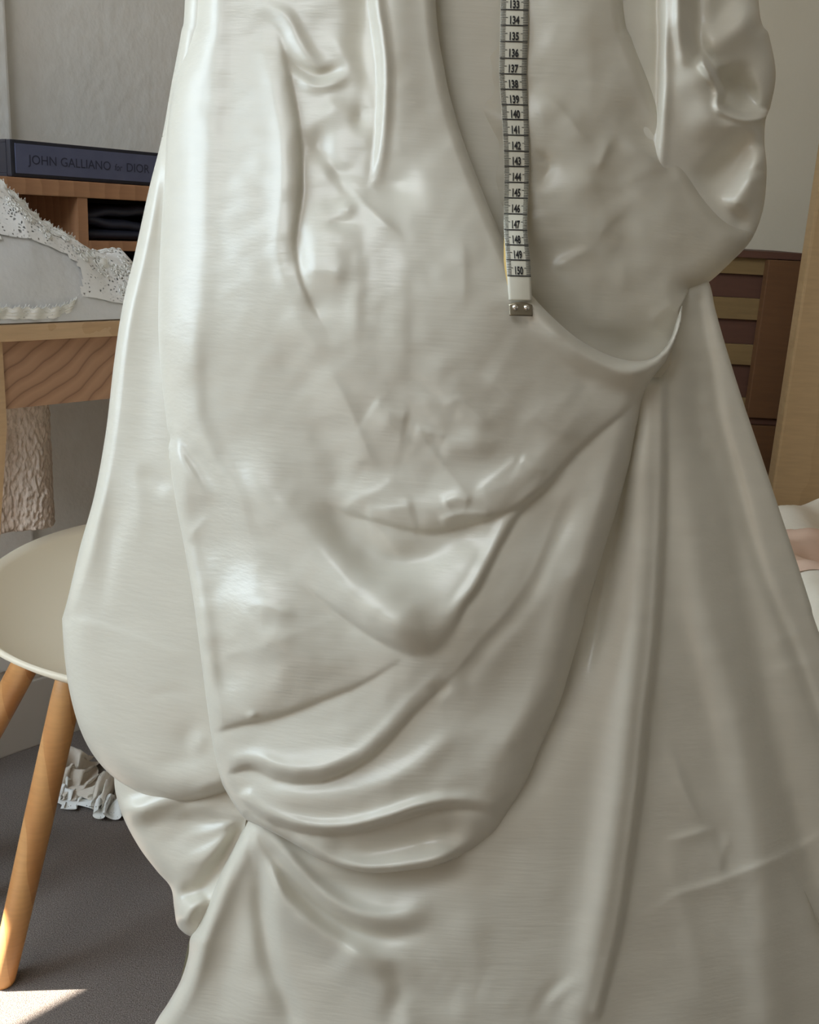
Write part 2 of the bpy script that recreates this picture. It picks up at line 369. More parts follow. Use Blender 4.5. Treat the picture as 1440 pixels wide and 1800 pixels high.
    def inside(s):
        m = np.zeros(s.X.shape, bool); P = s.poly; Q = np.roll(P, -1, 0)
        for j, y in enumerate(s.y):
            c = (P[:, 1] <= y) != (Q[:, 1] <= y)
            if not c.any(): continue
            xs = np.sort(P[c, 0] + (y - P[c, 1]) * (Q[c, 0] - P[c, 0]) / (Q[c, 1] - P[c, 1]))
            for a, b in zip(xs[::2], xs[1::2]): m[j] |= (s.x >= a) & (s.x <= b)
        return m
    def finish(s, smooth=1.0):
        if smooth: s.H = blur(s.H, smooth)
        ins = s.inside()
        for L, r, drop in s.chains:
            if not r: continue
            q = s.near(L, r * 1.02)
            if q is None: continue
            sl, d, sg, T = q
            t = np.where(ins[sl], np.clip(d / r, 0, 1), np.where(d < r, 0, 1)); s.H[sl] -= drop * (1 - np.sqrt(np.clip(1 - (1 - t) ** 2, 0, 1)))
        g = ins.copy()
        g[1:] |= ins[:-1]; g[:-1] |= ins[1:]; g2 = g.copy(); g2[:, 1:] |= g[:, :-1]; g2[:, :-1] |= g[:, 1:]
        out = g2 & ~ins                               # one ring outside the outline, pulled onto it
        j, i = np.nonzero(out); X = s.X.copy(); Y = s.Y.copy(); px = X[j, i]; py = Y[j, i]
        bd = np.full(px.shape, 1e12); bx = px.copy(); by = py.copy(); L = np.vstack([s.poly, s.poly[:1]])
        for k in range(len(L) - 1):
            ax, ay = L[k]; dx, dy = L[k + 1] - L[k]; u = np.clip(((px - ax) * dx + (py - ay) * dy) / (dx * dx + dy * dy + 1e-12), 0, 1)
            qx, qy = ax + u * dx, ay + u * dy; d2 = (px - qx) ** 2 + (py - qy) ** 2; m = d2 < bd
            bd = np.where(m, d2, bd); bx = np.where(m, qx, bx); by = np.where(m, qy, by)
        X[j, i] = bx; Y[j, i] = by
        s.mask = g2; s.PX, s.PY = X, Y
        return s
    def points(s): return dress_pt(s.PX, s.PY, s.H + s.off)
    def sample(s, x, y):
        i = int(np.clip(np.searchsorted(s.x, x), 0, len(s.x) - 1)); j = int(np.clip(np.searchsorted(s.y, y), 0, len(s.y) - 1))
        return s.H[j, i] + s.off if s.mask[j, i] else -1e9
def dress_pt(X, Y, h):
    D = 0.672 + 0.045 * (Y / 1800) - K * (h + 150 * (1 - ((X - 760) / 640) ** 2))
    return CAM + (_f + ((X - 720) / FPX)[..., None] * _r - ((Y - 900) / FPX)[..., None] * _u) * D[..., None]

# --- skirt: the long under layer with the folds that fall from the two gathers
T0 = -330
SK = Layer([
    ([(1120, T0), (420, T0)], 0, 0),
    ([(420, T0), (410, 700), (420, 1300), (437, 1436)], 0, 0),
    ([(437, 1436), (420, 1472), (388, 1535), (366, 1588), (345, 1632), (334, 1650), (331, 1680), (318, 1722), (296, 1762), (272, 1800), (235, 1880)], 34, 45),
    ([(235, 1880), (1760, 1880)], 0, 0),
    ([(1760, 1880), (1660, 1700), (1540, 1380), (1440, 1112), (1425, 1062), (1400, 985), (1365, 880), (1335, 790), (1303, 695), (1277, 612), (1258, 545), (1244, 490), (1200, 420), (1150, 100), (1120, T0)], 11, 12),
], 0, 225, 1780, T0, 1880)
f = SK.fold
# left gather
f([(437, 1440), (415, 1500), (385, 1570), (358, 1650), (330, 1740), (300, 1810)], 26, 16, 16)
f([(442, 1440), (440, 1540), (415, 1640), (385, 1750), (370, 1840)], -12, 22)
f([(448, 1440), (466, 1513), (508, 1586), (590, 1652), (665, 1686), (740, 1690)], [30, 30, 26, 16, 6], 12, 30)
f([(446, 1450), (462, 1530), (463, 1610), (476, 1690), (506, 1770), (520, 1840)], [-30, -26, -16, -10, -6], 16, 18)
f([(470, 1700), (440, 1800), (430, 1860)], 10, 30)
f([(452, 1440), (500, 1500), (560, 1560), (620, 1600), (690, 1610), (770, 1585)], [20, 22, 22, 16, 8], 12, 26)
f([(455, 1450), (510, 1540), (580, 1610), (660, 1645), (760, 1640)], [-14, -18, -16, -8], 14)
f([(500, 1500), (530, 1535), (610, 1556), (700, 1560), (800, 1540), (870, 1490)], -16, 16, 16)
f([(600, 1660), (660, 1720), (700, 1770), (730, 1850)], [14, 12, 8], 24, 34)
f([(640, 1690), (680, 1700), (700, 1740), (690, 1790), (700, 1850)], -14, 16)
f([(740, 1660), (800, 1700), (830, 1640), (840, 1560)], 9, 26)
f([(760, 1800), (800, 1720), (830, 1650)], -8, 26)
f([(700, 1730), (760, 1750), (790, 1800)], -6, 18)
f([(960, 1780), (990, 1740), (1030, 1722)], 5, 10)
f([(935, 1800), (960, 1750), (1010, 1710)], -5, 10)
for k, (x, y, a_) in enumerate([(420, 1560, 6), (448, 1560, -7), (488, 1570, 7), (530, 1590, -7), (560, 1560, 7), (500, 1520, -5)]):
    f([(441, 1440), ((441 + x) / 2 + 2 * k - 6, (1440 + y) / 2 + 6), (x, y)], [a_, a_, 0], 7, 12, 'n', ends=0.05)
# the valley right of the big swag and the long round fold from the right gather
f([(1110, 800), (1060, 1000), (1010, 1150), (950, 1330), (900, 1450)], [-10, -24, -26, -18], 44, 40)
f([(1000, 1180), (985, 1350), (960, 1520), (940, 1700)], 10, 50)
f([(1150, 650), (1146, 700), (1133, 850), (1124, 1000), (1112, 1150), (1098, 1300), (1080, 1460), (1060, 1600), (1030, 1760), (1010, 1860)], [24, 28, 30, 30, 30, 28, 24, 18, 12], 36, 34, ends=0.02)
f([(1171, 650), (1171, 740), (1170, 870), (1164, 1015), (1154, 1150), (1142, 1250), (1130, 1372), (1115, 1489), (1096, 1615), (1076, 1703), (1052, 1800)], [10, 16, 20, 22, 20, 14, 8], 12, 46, 's', ends=0.02)
f([(1125, 690), (1100, 830), (1078, 960), (1050, 1100), (1030, 1200)], [-18, -16, -12], 14, 14)
# train to the right
f([(1196, 560), (1192, 700), (1205, 850), (1235, 1050), (1290, 1250), (1330, 1450), (1350, 1700), (1350, 1860)], [14, 20, 22, 22, 18, 12], 36, 34, ends=0.05)
f([(1215, 520), (1228, 640), (1236, 752), (1282, 860), (1305, 1000), (1335, 1160), (1372, 1340), (1420, 1520), (1480, 1700)], [-10, -16, -18, -18, -16], 30, 22, ends=0.05)
f([(1165, 1015), (1198, 1083), (1230, 1200), (1255, 1300), (1280, 1400)], -9, 10, 18)
f([(1158, 1265), (1187, 1333), (1210, 1400), (1245, 1470)], 6, 8, 16)
f([(1160, 1400), (1185, 1540), (1225, 1690), (1250, 1800)], 7, 18)
f([(1255, 1450), (1280, 1580), (1330, 1700), (1360, 1800)], 6, 16)
f([(1105, 1620), (1150, 1600), (1192, 1571), (1255, 1552), (1367, 1508), (1440, 1470), (1500, 1440)], 11, 6, 14, 'n')
f([(1285, 1462), (1272, 1500), (1262, 1550)], 7, 6, 14, 'n')
f([(1180, 1330), (1215, 1410), (1250, 1462)], 8, 6, 16, 'n')
f([(1163, 1479), (1210, 1468), (1264, 1453)], 13, 5, 12, 'n')
f([(1255, 1445), (1275, 1510), (1290, 1540)], -5, 8)
f([(1378, 1360), (1400, 1460), (1445, 1570), (1490, 1680)], -14, 20)
f([(1226, 770), (1234, 745), (1262, 800)], 6, 6, 10, 'n')
f([(1200, 700), (1232, 706), (1255, 722)], 5, 6, 10, 'n')
f([(1190, 655), (1230, 650), (1262, 668)], 4, 8)
f([(1345, 1130), (1385, 1120), (1420, 1105)], 4, 6, 14, 'n')
f([(1340, 1180), (1390, 1172), (1450, 1160)], 3, 6, 14, 'n')
f([(1226, 505), (1238, 570), (1252, 640), (1266, 730), (1298, 850), (1340, 1000), (1398, 1140), (1440, 1260), (1500, 1430)], [-10, -10, -9, -8], 9, 12, ends=0.03)
SK.rough(3.0, 80, seed=40); SK.rough(1.0, 34, seed=2); SK.rough(0.35, 12, seed=3)
SK.crumple(1280, 1550, 130, 220, 14, 2.2, 10, 140, 19); SK.crumple(780, 1690, 130, 90, 10, 3.0, 14, 90, 20)
SK.crumple(1250, 760, 50, 200, 8, 2.5, 9, 60, 21)
SK.finish(1.2)

# --- lower left puff, behind the skirt
LP = Layer([
    ([(200, 1352), (203, 1392), (218, 1440), (245, 1490), (275, 1530), (300, 1560), (306, 1595), (311, 1625), (325, 1641), (340, 1648)], 30, 34),
    ([(340, 1648), (380, 1570), (424, 1475), (434, 1410), (420, 1330), (200, 1330), (200, 1352)], 0, 0),
], -24, 190, 480, 1320, 1660)
f = LP.fold
f([(430, 1436), (360, 1445), (290, 1480), (250, 1480)], -10, 16)
f([(430, 1440), (380, 1490), (330, 1520), (290, 1530)], 14, 16)
f([(432, 1440), (385, 1525), (345, 1568), (308, 1560)], [-26, -24, -22, -20], 14)
f([(362, 1572), (335, 1600), (318, 1628)], [12, 26, 20], 16)
f([(208, 1412), (238, 1424), (285, 1408), (330, 1398)], [14, 26, 22, 8], 16, 22)
f([(235, 1445), (300, 1440), (380, 1420)], -8, 14)
f([(395, 1405), (340, 1420), (280, 1450)], 7, 10)
for x, y, a_ in [(300, 1400, 7), (290, 1440, -7), (300, 1475, 8), (320, 1500, -7), (340, 1530, 8), (365, 1540, -6)]:
    f([(431, 1437), ((431 + x) / 2, (1437 + y) / 2 + 8), (x, y)], [a_, a_, 0], 7, 12, 'n', ends=0.05)
LP.rough(0.9, 20, seed=4); LP.finish(1.2)

# --- right puff at the top
RP = Layer([
    ([(1340, T0), (1100, T0)], 0, 0),
    ([(1100, T0), (1100, 200), (1170, 370), (1240, 440), (1284, 454)], 0, 0),
    ([(1284, 454), (1290, 456), (1322, 420), (1342, 366), (1348, 300), (1344, 250), (1346, 212), (1354, 190)], 30, 26),
    ([(1354, 190), (1364, 130), (1352, 62), (1334, 5), (1320, T0 + 30), (1340, T0)], 40, 42),
], 10, 1090, 1370, T0, 510)
f = RP.fold
f([(1150, 330), (1157, 200), (1160, 90), (1159, -90)], [0, 20, 30, 30], 14, 60, 's', ends=0.02)
f([(1195, -60), (1194, 40), (1206, 128)], [26, 26, 10], 16, 14)
f([(1224, -40), (1226, 50), (1236, 120)], [-18, -18, -8], 14)
f([(1290, -60), (1262, 30), (1236, 70)], -16, 22)
f([(1236, 82), (1275, 60), (1310, 34), (1340, 10)], [10, 22, 26, 18], 20, 34)
f([(1233, 92), (1255, 128), (1270, 160), (1271, 186), (1300, 199), (1330, 201), (1352, 190)], 44, 9, 60, 's', ends=0.1)
f([(1272, 120), (1290, 150), (1315, 172), (1342, 172)], [-16, -34, -36, -20], 30)
f([(1262, 206), (1300, 218), (1340, 210)], 14, 12)
f([(1200, 240), (1240, 215), (1275, 230)], 10, 26)
f([(1330, 232), (1300, 262), (1262, 300), (1225, 330)], [-10, -24, -24, -12], 30, 22)
f([(1346, 250), (1324, 310), (1285, 376)], [16, 26, 20], 22)
f([(1310, 302), (1348, 300)], -8, 7)
f([(1325, 345), (1345, 340)], 8, 8)
f([(1285, 390), (1320, 385)], -12, 16)
RP.H *= 1.35
RP.rough(1.2, 22, seed=5); RP.finish(1.2)

# --- inner panel behind the tape
rimA = [(762, T0), (766, 0), (783, 130), (800, 200), (820, 262), (858, 360), (893, 440), (930, 512), (1000, 583), (1060, 620), (1110, 634), (1150, 628), (1176, 600), (1190, 562), (1200, 532)]
IP = Layer([
    ([(1090, T0), (700, T0)], 0, 0),
    ([(700, T0), (740, 300), (850, 560), (980, 660), (1120, 690), (1180, 640)], 0, 0),
    ([(1180, 640), (1186, 590), (1196, 545), (1214, 509)], 0, 0),
    ([(1214, 509), (1246, 496), (1289, 457), (1323, 418), (1343, 366)], 46, 44),
    ([(1343, 366), (1326, 392), (1299, 399), (1265, 374), (1231, 330), (1192, 253), (1153, 170), (1114, 73), (1098, 0), (1090, T0)], 26, 30),
], 24, 690, 1360, T0, 690)
f = IP.fold
f([(1110, 0), (1135, 100), (1175, 195), (1215, 280), (1250, 340), (1290, 380)], 12, 14, 26)
f([(900, -60), (880, 60), (860, 140)], -10, 30)
f([(1010, -60), (1000, 60), (1010, 140)], 8, 40)
f([(934, 150), (985, 190), (1051, 275)], 16, 12, 30, 'n')
f([(820, 170), (880, 205), (940, 230)], 10, 18)
f([(1080, 233), (1062, 275), (1046, 314)], 14, 8, 20, 'n')
f([(930, 262), (968, 292), (934, 338)], -16, 10, 18, 'n')
f([(1061, 165), (1120, 215), (1192, 292)], -14, 22, 16)
f([(1085, 240), (1130, 270), (1180, 300)], 10, 10, 24, 'n')
f([(940, 420), (1000, 465), (1060, 435)], -14, 26)
f([(964, 476), (1010, 450), (1051, 432)], 16, 8, 24, 'n')
f([(1090, 350), (1095, 420), (1130, 480)], -10, 20)
f([(1030, 380), (1010, 330), (1060, 300)], 12, 28)
f([(870, 330), (850, 420), (900, 520), (980, 610)], -14, 40)
f([(1000, 560), (1080, 560), (1150, 530), (1230, 480)], 9, 30)
f([(960, 540), (1050, 600), (1120, 610), (1165, 560)], -18, 24)
f([(1140, 580), (1160, 548), (1195, 528)], 8, 9, 12, 'n')
f([(1080, 100), (1100, 180), (1110, 240)], 5, 24)
IP.blob(1180, 400, 8, 70, 50, 40)
IP.H -= 34 * np.clip((1040 - IP.X) / 240, 0, 1) ** 1.2; IP.rough(3.0, 70, seed=41); IP.rough(1.4, 30, seed=6); IP.crumple(1020, 330, 160, 210, 26, 7.0, 12, 110, 18); IP.rough(0.4, 10, seed=16); IP.finish(1.2)

# --- left panel, gathered at (430, 1440)
LF = Layer([
    ([(420, T0), (334, T0)], 0, 0),
    ([(334, T0), (325, 0), (318, 60), (301, 150), (285, 240), (262, 332), (236, 450), (215, 540), (200, 640), (186, 760), (166, 870), (141, 960), (120, 1048), (109, 1088)], 22, 34),
    ([(109, 1088), (113, 1150), (122, 1215), (140, 1280), (166, 1330), (202, 1368), (250, 1396), (300, 1410), (350, 1406), (420, 1385)], 46, 50),
    ([(420, 1385), (450, 1300), (430, 900), (400, 500), (420, T0)], 0, 0),
], 20, 95, 460, T0, 1420)
f = LF.fold
f([(335, -80), (326, 60), (312, 140), (300, 240), (290, 330)], 10, 5, 9)
f([(331, -80), (321, 60), (305, 150), (292, 230), (284, 330), (276, 470)], -9, 6)
f([(300, 220), (270, 350), (246, 470), (222, 580), (206, 700)], 9, 14)
f([(278, 520), (262, 640), (250, 760), (240, 860)], -6, 24)
f([(196, 800), (176, 900), (160, 980), (140, 1060)], 9, 9, 14)
f([(215, 860), (196, 960), (180, 1050), (172, 1100)], -6, 12)
f([(236, 830), (262, 838), (300, 866)], -7, 14)
f([(238, 800), (244, 900), (236, 980)], 5, 14)
f([(109, 1088), (160, 1096), (230, 1118), (290, 1140), (345, 1156)], [5, 4, 3, 2], 8, 40, 'n')
f([(165, 1110), (200, 1160), (260, 1210), (330, 1250)], 6, 40)
f([(140, 1200), (180, 1280), (250, 1330), (320, 1350)], 6, 30)
LF.blob(340, 1302, -9, 30, 30); LF.blob(350, 1304, 9, 15, 19)
f([(250, 1230), (300, 1215), (345, 1225)], -3, 8)
f([(260, 1340), (320, 1338), (375, 1330)], -5, 12)
f([(330, 1395), (370, 1380), (410, 1372)], 8, 10)
LF.rough(3.0, 80, seed=42); LF.rough(1.0, 32, seed=8); LF.finish(1.2)

# --- front drape: from the top to the two gathers, with its three swags
edgeL = [(430, 1440), (404, 1402), (385, 1362), (371, 1290), (360, 1210), (350, 1130), (336, 1030), (312, 905), (292, 770), (281, 640), (278, 560), (281, 450), (288, 330), (294, 230), (308, 140), (334, 60), (342, 0), (350, T0)]
edgeC = [(1200, 532), (1196, 575), (1172, 634), (1136, 682), (1120, 745), (1107, 812), (1086, 890), (1062, 966), (1037, 1058), (1008, 1156), (984, 1236), (950, 1314), (926, 1372), (901, 1416), (877, 1455), (857, 1475), (818, 1503), (770, 1521), (732, 1528), (660, 1535), (610, 1527), (562, 1510), (533, 1493), (500, 1474), (465, 1456), (430, 1440)]
FD = Layer([
    ([(350, T0), (762, T0)], 0, 0),
    (rimA, 22, 30),
    (edgeC[:3], 14, 14),
    (edgeC[2:9], 38, 44),
    (edgeC[8:17], 62, 58),
    (edgeC[16:], 18, 26),
    (edgeL[:9], 26, 32),
    (edgeL[8:], 52, 44),
], 44, 265, 1215, T0, 1545)
f = FD.fold
# hem of the upper swag and the two swags under it
f([(1185, 640), (1136, 684), (1102, 720), (1020, 790), (942, 872), (868, 909), (800, 928), (756, 936), (707, 929), (653, 914), (605, 902), (560, 870)], [3, 8, 11, 14, 17, 19, 20, 20, 17, 12, 6, 0], 46, 320, 's', ends=0.04)
FD.blob(740, 540, 72, 420, 250, 0); FD.blob(790, 1085, 46, 190, 105, -25)
f([(1000, 828), (920, 897), (884, 952), (844, 1030), (814, 1070), (796, 1104), (780, 1126), (768, 1137)], [0, 8, 11, 14, 15, 13, 7, 0], 14, 80, 's', ends=0.02)
f([(850, 1018), (812, 1082), (786, 1120), (766, 1140), (740, 1147), (700, 1140), (640, 1108), (560, 1050), (500, 1000)], [0, 5, 14, 24, 30, 30, 22, 8, 0], 40, 80, 's', ends=0.05)
f([(1040, 810), (990, 880), (956, 960), (932, 1015), (888, 1078), (838, 1132), (790, 1200), (720, 1260)], [0, 7, 9, 11, 12, 12, 10, 4], 26, 12, 'n')
f([(1020, 850), (970, 960), (920, 1060), (850, 1140), (800, 1220)], [-4, -9, -10, -10, -5], 16, 22)
f([(1122, 690), (1100, 760), (1082, 811), (1052, 918), (1013, 1049), (979, 1183), (905, 1296), (832, 1386)], [6, 12, 14, 14, 14, 14, 14, 8], 16, 44)
# long soft swag rolls
f([(344, 520), (344, 690), (361, 772), (400, 835), (422, 885), (440, 940), (480, 990), (540, 1040)], 12, 12, 20)
f([(420, 780), (460, 865), (532, 938), (629, 1030), (726, 1105), (770, 1125)], [10, 22, 30, 32, 30, 20], 46, 40)
f([(560, 860), (600, 930), (640, 975), (680, 990), (740, 980), (824, 942), (880, 920)], [-8, -16, -20, -18, -16, -10], 34, 26)
f([(640, 930), (700, 955), (790, 965), (850, 945)], 8, 22)
f([(480, 560), (520, 640), (570, 740), (600, 820)], -10, 40)
f([(500, 540), (548, 600), (580, 650)], 9, 20)
f([(400, 200), (400, 400), (410, 600), (440, 720)], 12, 60)
# left edge strip
f([(384, -80), (382, 60), (372, 180), (362, 330), (352, 470), (344, 600), (330, 690)], 12, 18, 30, ends=0.1)
f([(308, 735), (313, 787), (335, 830), (352, 852), (372, 890)], 10, 8, 14, 'n')
f([(318, 740), (330, 790), (360, 830), (385, 870)], -10, 12)
f([(330, 955), (348, 925), (372, 905)], 6, 7, 12, 'n')
f([(326, 850), (348, 960), (370, 1060), (388, 1160), (406, 1260)], [-6, -20, -26, -26, -12], 56, 20)
f([(400, 900), (410, 1000), (410, 1080)], -12, 30)
# crinkles below, dark triangle and its crease
f([(430, 1072), (452, 1060), (480, 1068), (530, 1085)], 9, 7, 14, 'n')
f([(720, 1150), (640, 1200), (562, 1232), (489, 1259), (418, 1275), (366, 1290)], [0, 10, 20, 28, 26, 12], 125, 170, 's', ends=0.08)
FD.blob(430, 1075, 24, 130, 105)
f([(452, 1065), (490, 1110), (540, 1150), (600, 1180)], 9, 14, 30)
f([(400, 1140), (440, 1170), (500, 1180)], -8, 26)
FD.blob(444, 1258, 7, 9, 6)
f([(400, 1340), (440, 1335), (500, 1345), (560, 1345), (640, 1310)], 12, 16, 12)
f([(840, 1140), (790, 1195), (732, 1250), (659, 1326), (586, 1367), (537, 1375), (489, 1369), (440, 1350), (392, 1364)], [2, 6, 12, 18, 24, 26, 26, 24, 12], 24, 70, 's', ends=0.06)
f([(405, 1386), (460, 1394), (537, 1398), (620, 1390), (720, 1350), (820, 1270)], [1, 5, 9, 10, 8, 4], 16, 22)
f([(760, 1230), (775, 1210), (790, 1222)], -10, 10)
f([(720, 1290), (800, 1260), (880, 1180), (950, 1050)], 10, 60)
# mouth of the lowest swag
f([(868, 1436), (850, 1424), (800, 1418), (740, 1428), (683, 1447), (610, 1464), (537, 1462), (466, 1438), (416, 1398)], [6, 24, 36, 38, 36, 32, 28, 20, 8], 16, 100, 's', ends=0.03)
f([(560, 1482), (640, 1494), (740, 1476), (830, 1452)], [-10, -20, -26, -18], 22)
f([(540, 1492), (610, 1522), (690, 1526), (780, 1506), (845, 1470), (872, 1440)], 14, 9)
f([(445, 1442), (480, 1462), (512, 1492), (532, 1512)], 12, 8)
f([(470, 1440), (505, 1468), (528, 1490)], -8, 7)
# upper part: tube, hook and dents
f([(640, 330), (653, 310), (663, 229), (666, 125), (660, 62), (651, 0), (650, -100)], [0, 14, 26, 30, 30, 28, 26], 14, 90, 's', ends=0.02)
FD.H *= 1.0
f([(688, -100), (690, 60), (694, 160), (688, 260), (680, 320)], 10, 30)
f([(640, -100), (640, 40), (640, 140), (630, 220)], -14, 14, 26)
f([(652, 312), (625, 306), (594, 300), (570, 275), (545, 240)], -9, 9, 14)
f([(594, 302), (627, 343), (668, 383), (700, 412), (712, 440)], 11, 9, 14, 'n')
f([(570, 280), (600, 318), (640, 370)], -8, 10)
f([(440, 5), (480, 16), (506, 32), (524, 68), (545, 100), (566, 112), (592, 100)], 14, 10, 12)
f([(500, 85), (520, 112), (545, 130), (563, 134), (586, 126), (612, 108)], -18, 8)
f([(515, 122), (540, 144), (563, 150), (598, 140), (616, 118)], 14, 9)
f([(470, 20), (490, 60), (510, 140), (527, 240), (528, 340), (520, 440), (545, 530), (600, 620)], [0, 8, 16, 22, 24, 18, 12, 6, 0], 34, 100, 's')
f([(580, 40), (600, 80), (620, 130), (640, 190)], 8, 16)
f([(560, 190), (580, 200), (600, 170)], 8, 20)
FD.blob(560, 250, -9, 22, 34, 30); FD.blob(634, 205, -8, 14, 22)
FD.blob(590, 350, -10, 50, 40); FD.blob(610, 365, 7, 16, 12); FD.blob(598, 392, -6, 24, 9); FD.blob(694, 326, -12, 36, 36)
f([(508, 468), (570, 477), (634, 487)], 22, 70, 28, 'n')
f([(530, 520), (580, 535), (630, 510)], -8, 22)
f([(625, 390), (630, 460), (626, 520), (622, 640)], 6, 12)
f([(706, 410), (709, 500), (708, 610), (700, 700)], 5, 10, 22)
f([(810, 400), (818, 480), (812, 560)], 5, 8, 26, 'n')
# crushed crinkles right of centre
f([(722, 676), (747, 699), (782, 710), (808, 702), (835, 725), (878, 764)], [2, 5, 5, 6, 6, 2], 9, 20, 'n')
f([(727, 728), (747, 773), (791, 831), (832, 882)], [2, 4, 5, 3], 6, 22, 'n')
f([(729, 751), (752, 757), (784, 771)], [3, 6, 3], 5, 12, 'n')
f([(770, 788), (800, 782), (840, 778), (875, 790)], [4, 7, 7, 2], 18, 24)
f([(720, 640), (790, 700), (850, 770), (900, 830)], [2, 5, 5, 2], 60, 14, 'n')
f([(839, 655), (879, 681), (940, 729), (1018, 780)], [8, 14, 14, 6], 40, 12, 'n')
f([(835, 866), (879, 831), (914, 800)], [4, 7, 6], 6, 18, 'n')
f([(914, 804), (940, 818), (964, 832)], [8, 8, 4], 6, 12, 'n')
f([(775, 885), (800, 874), (830, 880)], [8, 10, 6], 6, 10, 'n')
f([(770, 918), (800, 905), (840, 903), (868, 908)], [8, 10, 10, 6], 6, 9, 'n')
f([(606, 905), (619, 883), (668, 861), (694, 835)], [5, 9, 9, 4], 12, 34, 'n')
f([(640, 898), (690, 895), (730, 886)], [4, 10, 6], 10, 24, 'n')
f([(654, 707), (690, 728), (720, 735)], [6, 10, 6], 10, 20, 'n')
f([(560, 640), (600, 690), (640, 780), (660, 830)], [4, 9, 9, 4], 14, 34, 'n')
f([(650, 720), (700, 760), (740, 800)], 6, 9, 24, 'n')
f([(560, 730), (590, 800), (600, 870)], -7, 24)
f([(850, 600), (930, 640), (1010, 680), (1090, 700)], -6, 40)
f([(1020, 660), (1005, 690), (985, 720)], 3, 10)
# rolled rim at the lower right of the drape
f([(905, 480), (945, 545), (1000, 602), (1060, 640), (1110, 652), (1152, 640), (1178, 605)], [6, 14, 24, 30, 32, 30, 18], 20, 24, ends=0.06)
f([(880, 520), (950, 600), (1040, 668), (1110, 690), (1150, 670)], -12, 28)
FD.soften(755, 1105, 60, 9); FD.soften(500, 1010, 50, 12); FD.rough(3.5, 75, seed=43); FD.rough(1.3, 34, seed=9); FD.rough(0.45, 11, seed=10)
# light crinkling concentrated where the cloth is crushed
FD.crumple(815, 785, 130, 120, 12, 3.0, 8, 110, 11, 0.70, 0.4)
FD.crumple(690, 800, 110, 110, 8, 3.0, 14, 110, 22, 0.6, 0.7)
FD.crumple(430, 1130, 90, 110, 14, 4.0, 10, 80, 13)
FD.crumple(600, 380, 110, 200, 14, 3.0, 12, 80, 14)
FD.crumple(650, 600, 200, 200, 14, 2.2, 14, 110, 15)
FD.crumple(980, 720, 120, 60, 8, 3.0, 12, 110, 17, -0.6, 0.5)
FD.finish(1.1)

dress = empty('satin_dress', (0.02, 0.60, 0.0))
tag(dress, 'ivory satin dress with bustled drapes and puffs, standing on the carpet', 'dress')
# the skirt goes on to the floor below the frame
SKP = SK.points()
grid_mesh('skirt', SKP, M['satin'], dress, SK.mask)
last = SK.mask[-2] & SK.mask[-1]; B0 = SKP[-2][last][::3]
rows = []
for k in range(26):
    u = k / 25; Q = B0.copy(); c = np.array([0.05, 0.62])
    Q[:, :2] = c + (B0[:, :2] - c) * (1 + 0.10 * u); Q[:, 2] = B0[:, 2] * (1 - u) + 0.004 * u
    rows.append(Q)
grid_mesh('skirt_hem', np.array(rows), M['satin'], dress)
# back of the skirt
zz = np.linspace(0.004, 1.14, 36); an = np.linspace(0, math.pi, 40); rows = []
for z in zz:
    k = np.interp(z, [0.0, 0.36, 0.60, 0.80, 1.06], [0, 1, 2, 3, 4]); xl = np.interp(k, range(5), [-0.25, -0.145, -0.105, -0.105, -0.10]); xr = np.interp(k, range(5), [0.40, 0.34, 0.21, 0.155, 0.13])
    yc = np.interp(k, range(5), [0.575, 0.60, 0.655, 0.69, 0.73]); dp = np.interp(k, range(5), [0.26, 0.22, 0.17, 0.13, 0.10])
    rows.append(np.stack([(xl + xr) / 2 - (xr - xl) / 2 * np.cos(an), yc + dp * np.sin(an) * (1 + 0.05 * np.sin(an * 9)), np.full_like(an, z)], 1))
grid_mesh('skirt_back', np.array(rows), M['satin'], dress)
grid_mesh('lower_puff', LP.points(), M['satin'], dress, LP.mask)
grid_mesh('side_puff', RP.points(), M['satin'], dress, RP.mask)
grid_mesh('inner_panel', IP.points(), M['inner'], dress, IP.mask)
grid_mesh('left_drape', LF.points(), M['satin'], dress, LF.mask)
grid_mesh('front_drape', FD.points(), M['satin'], dress, FD.mask)

# ------------------------------------------------------------------ tape measure
cl = spline([(904, -320), (904.5, -100), (905, 0), (903, 95), (902, 135), (906, 205), (908.5, 300), (906.5, 395), (911, 455), (914.5, 520), (916, 556)], 2.0)
wd = np.interp(cl[:, 1], [0, 130, 200, 300, 400, 460, 560], [50, 49, 47, 44, 41, 43, 40])
hh = np.array([max(L_.sample(x + q, y) for L_ in (IP, FD) for q in (-22, -11, 0, 11, 22)) for x, y in cl])
hs = hh.copy()
for _ in range(2):                                   # the band lies over the bumps, touching the highest
    hs = np.array([hs[max(0, i - 16):i + 17].max() for i in range(len(hs))]); hs = np.convolve(np.pad(hs, 16, mode='edge'), np.ones(33) / 33, 'valid')
hs = np.maximum(hs, hh) + 3.0
hs += 2.5 * np.sin(cl[:, 1] / 34.0)
tang = np.gradient(cl, axis=0); tang /= np.linalg.norm(tang, axis=1)[:, None]
TILT = 0.024
def tape_pt(v, a, lift=0.0):
    """v: distance down the tape in pixels of the photo's height, a: -1..1 across"""
    i = np.interp(v, cl[:, 1], np.arange(len(cl))); k = np.arange(len(cl))
    g_ = lambda arr: np.interp(i, k, arr)
    x = g_(cl[:, 0]); w = g_(wd) / 2; y = v + a * w * TILT
    return dress_pt(np.asarray(x + a * w), np.asarray(y), np.asarray(g_(hs) + lift - 2.0 * a * a))
tape = empty('tape_measure', tuple(tape_pt(np.array(556.0), np.array(0.0))))
tag(tape, 'white tape measure printed 133 to 150, hanging over the dress front', 'tape measure')
vv = np.arange(-315, 531, 3.0); aa = np.linspace(-1, 1, 9); VV, AA = np.meshgrid(vv, aa, indexing='ij')
o = grid_mesh('tape_band', tape_pt(VV, AA), M['tape'], tape)
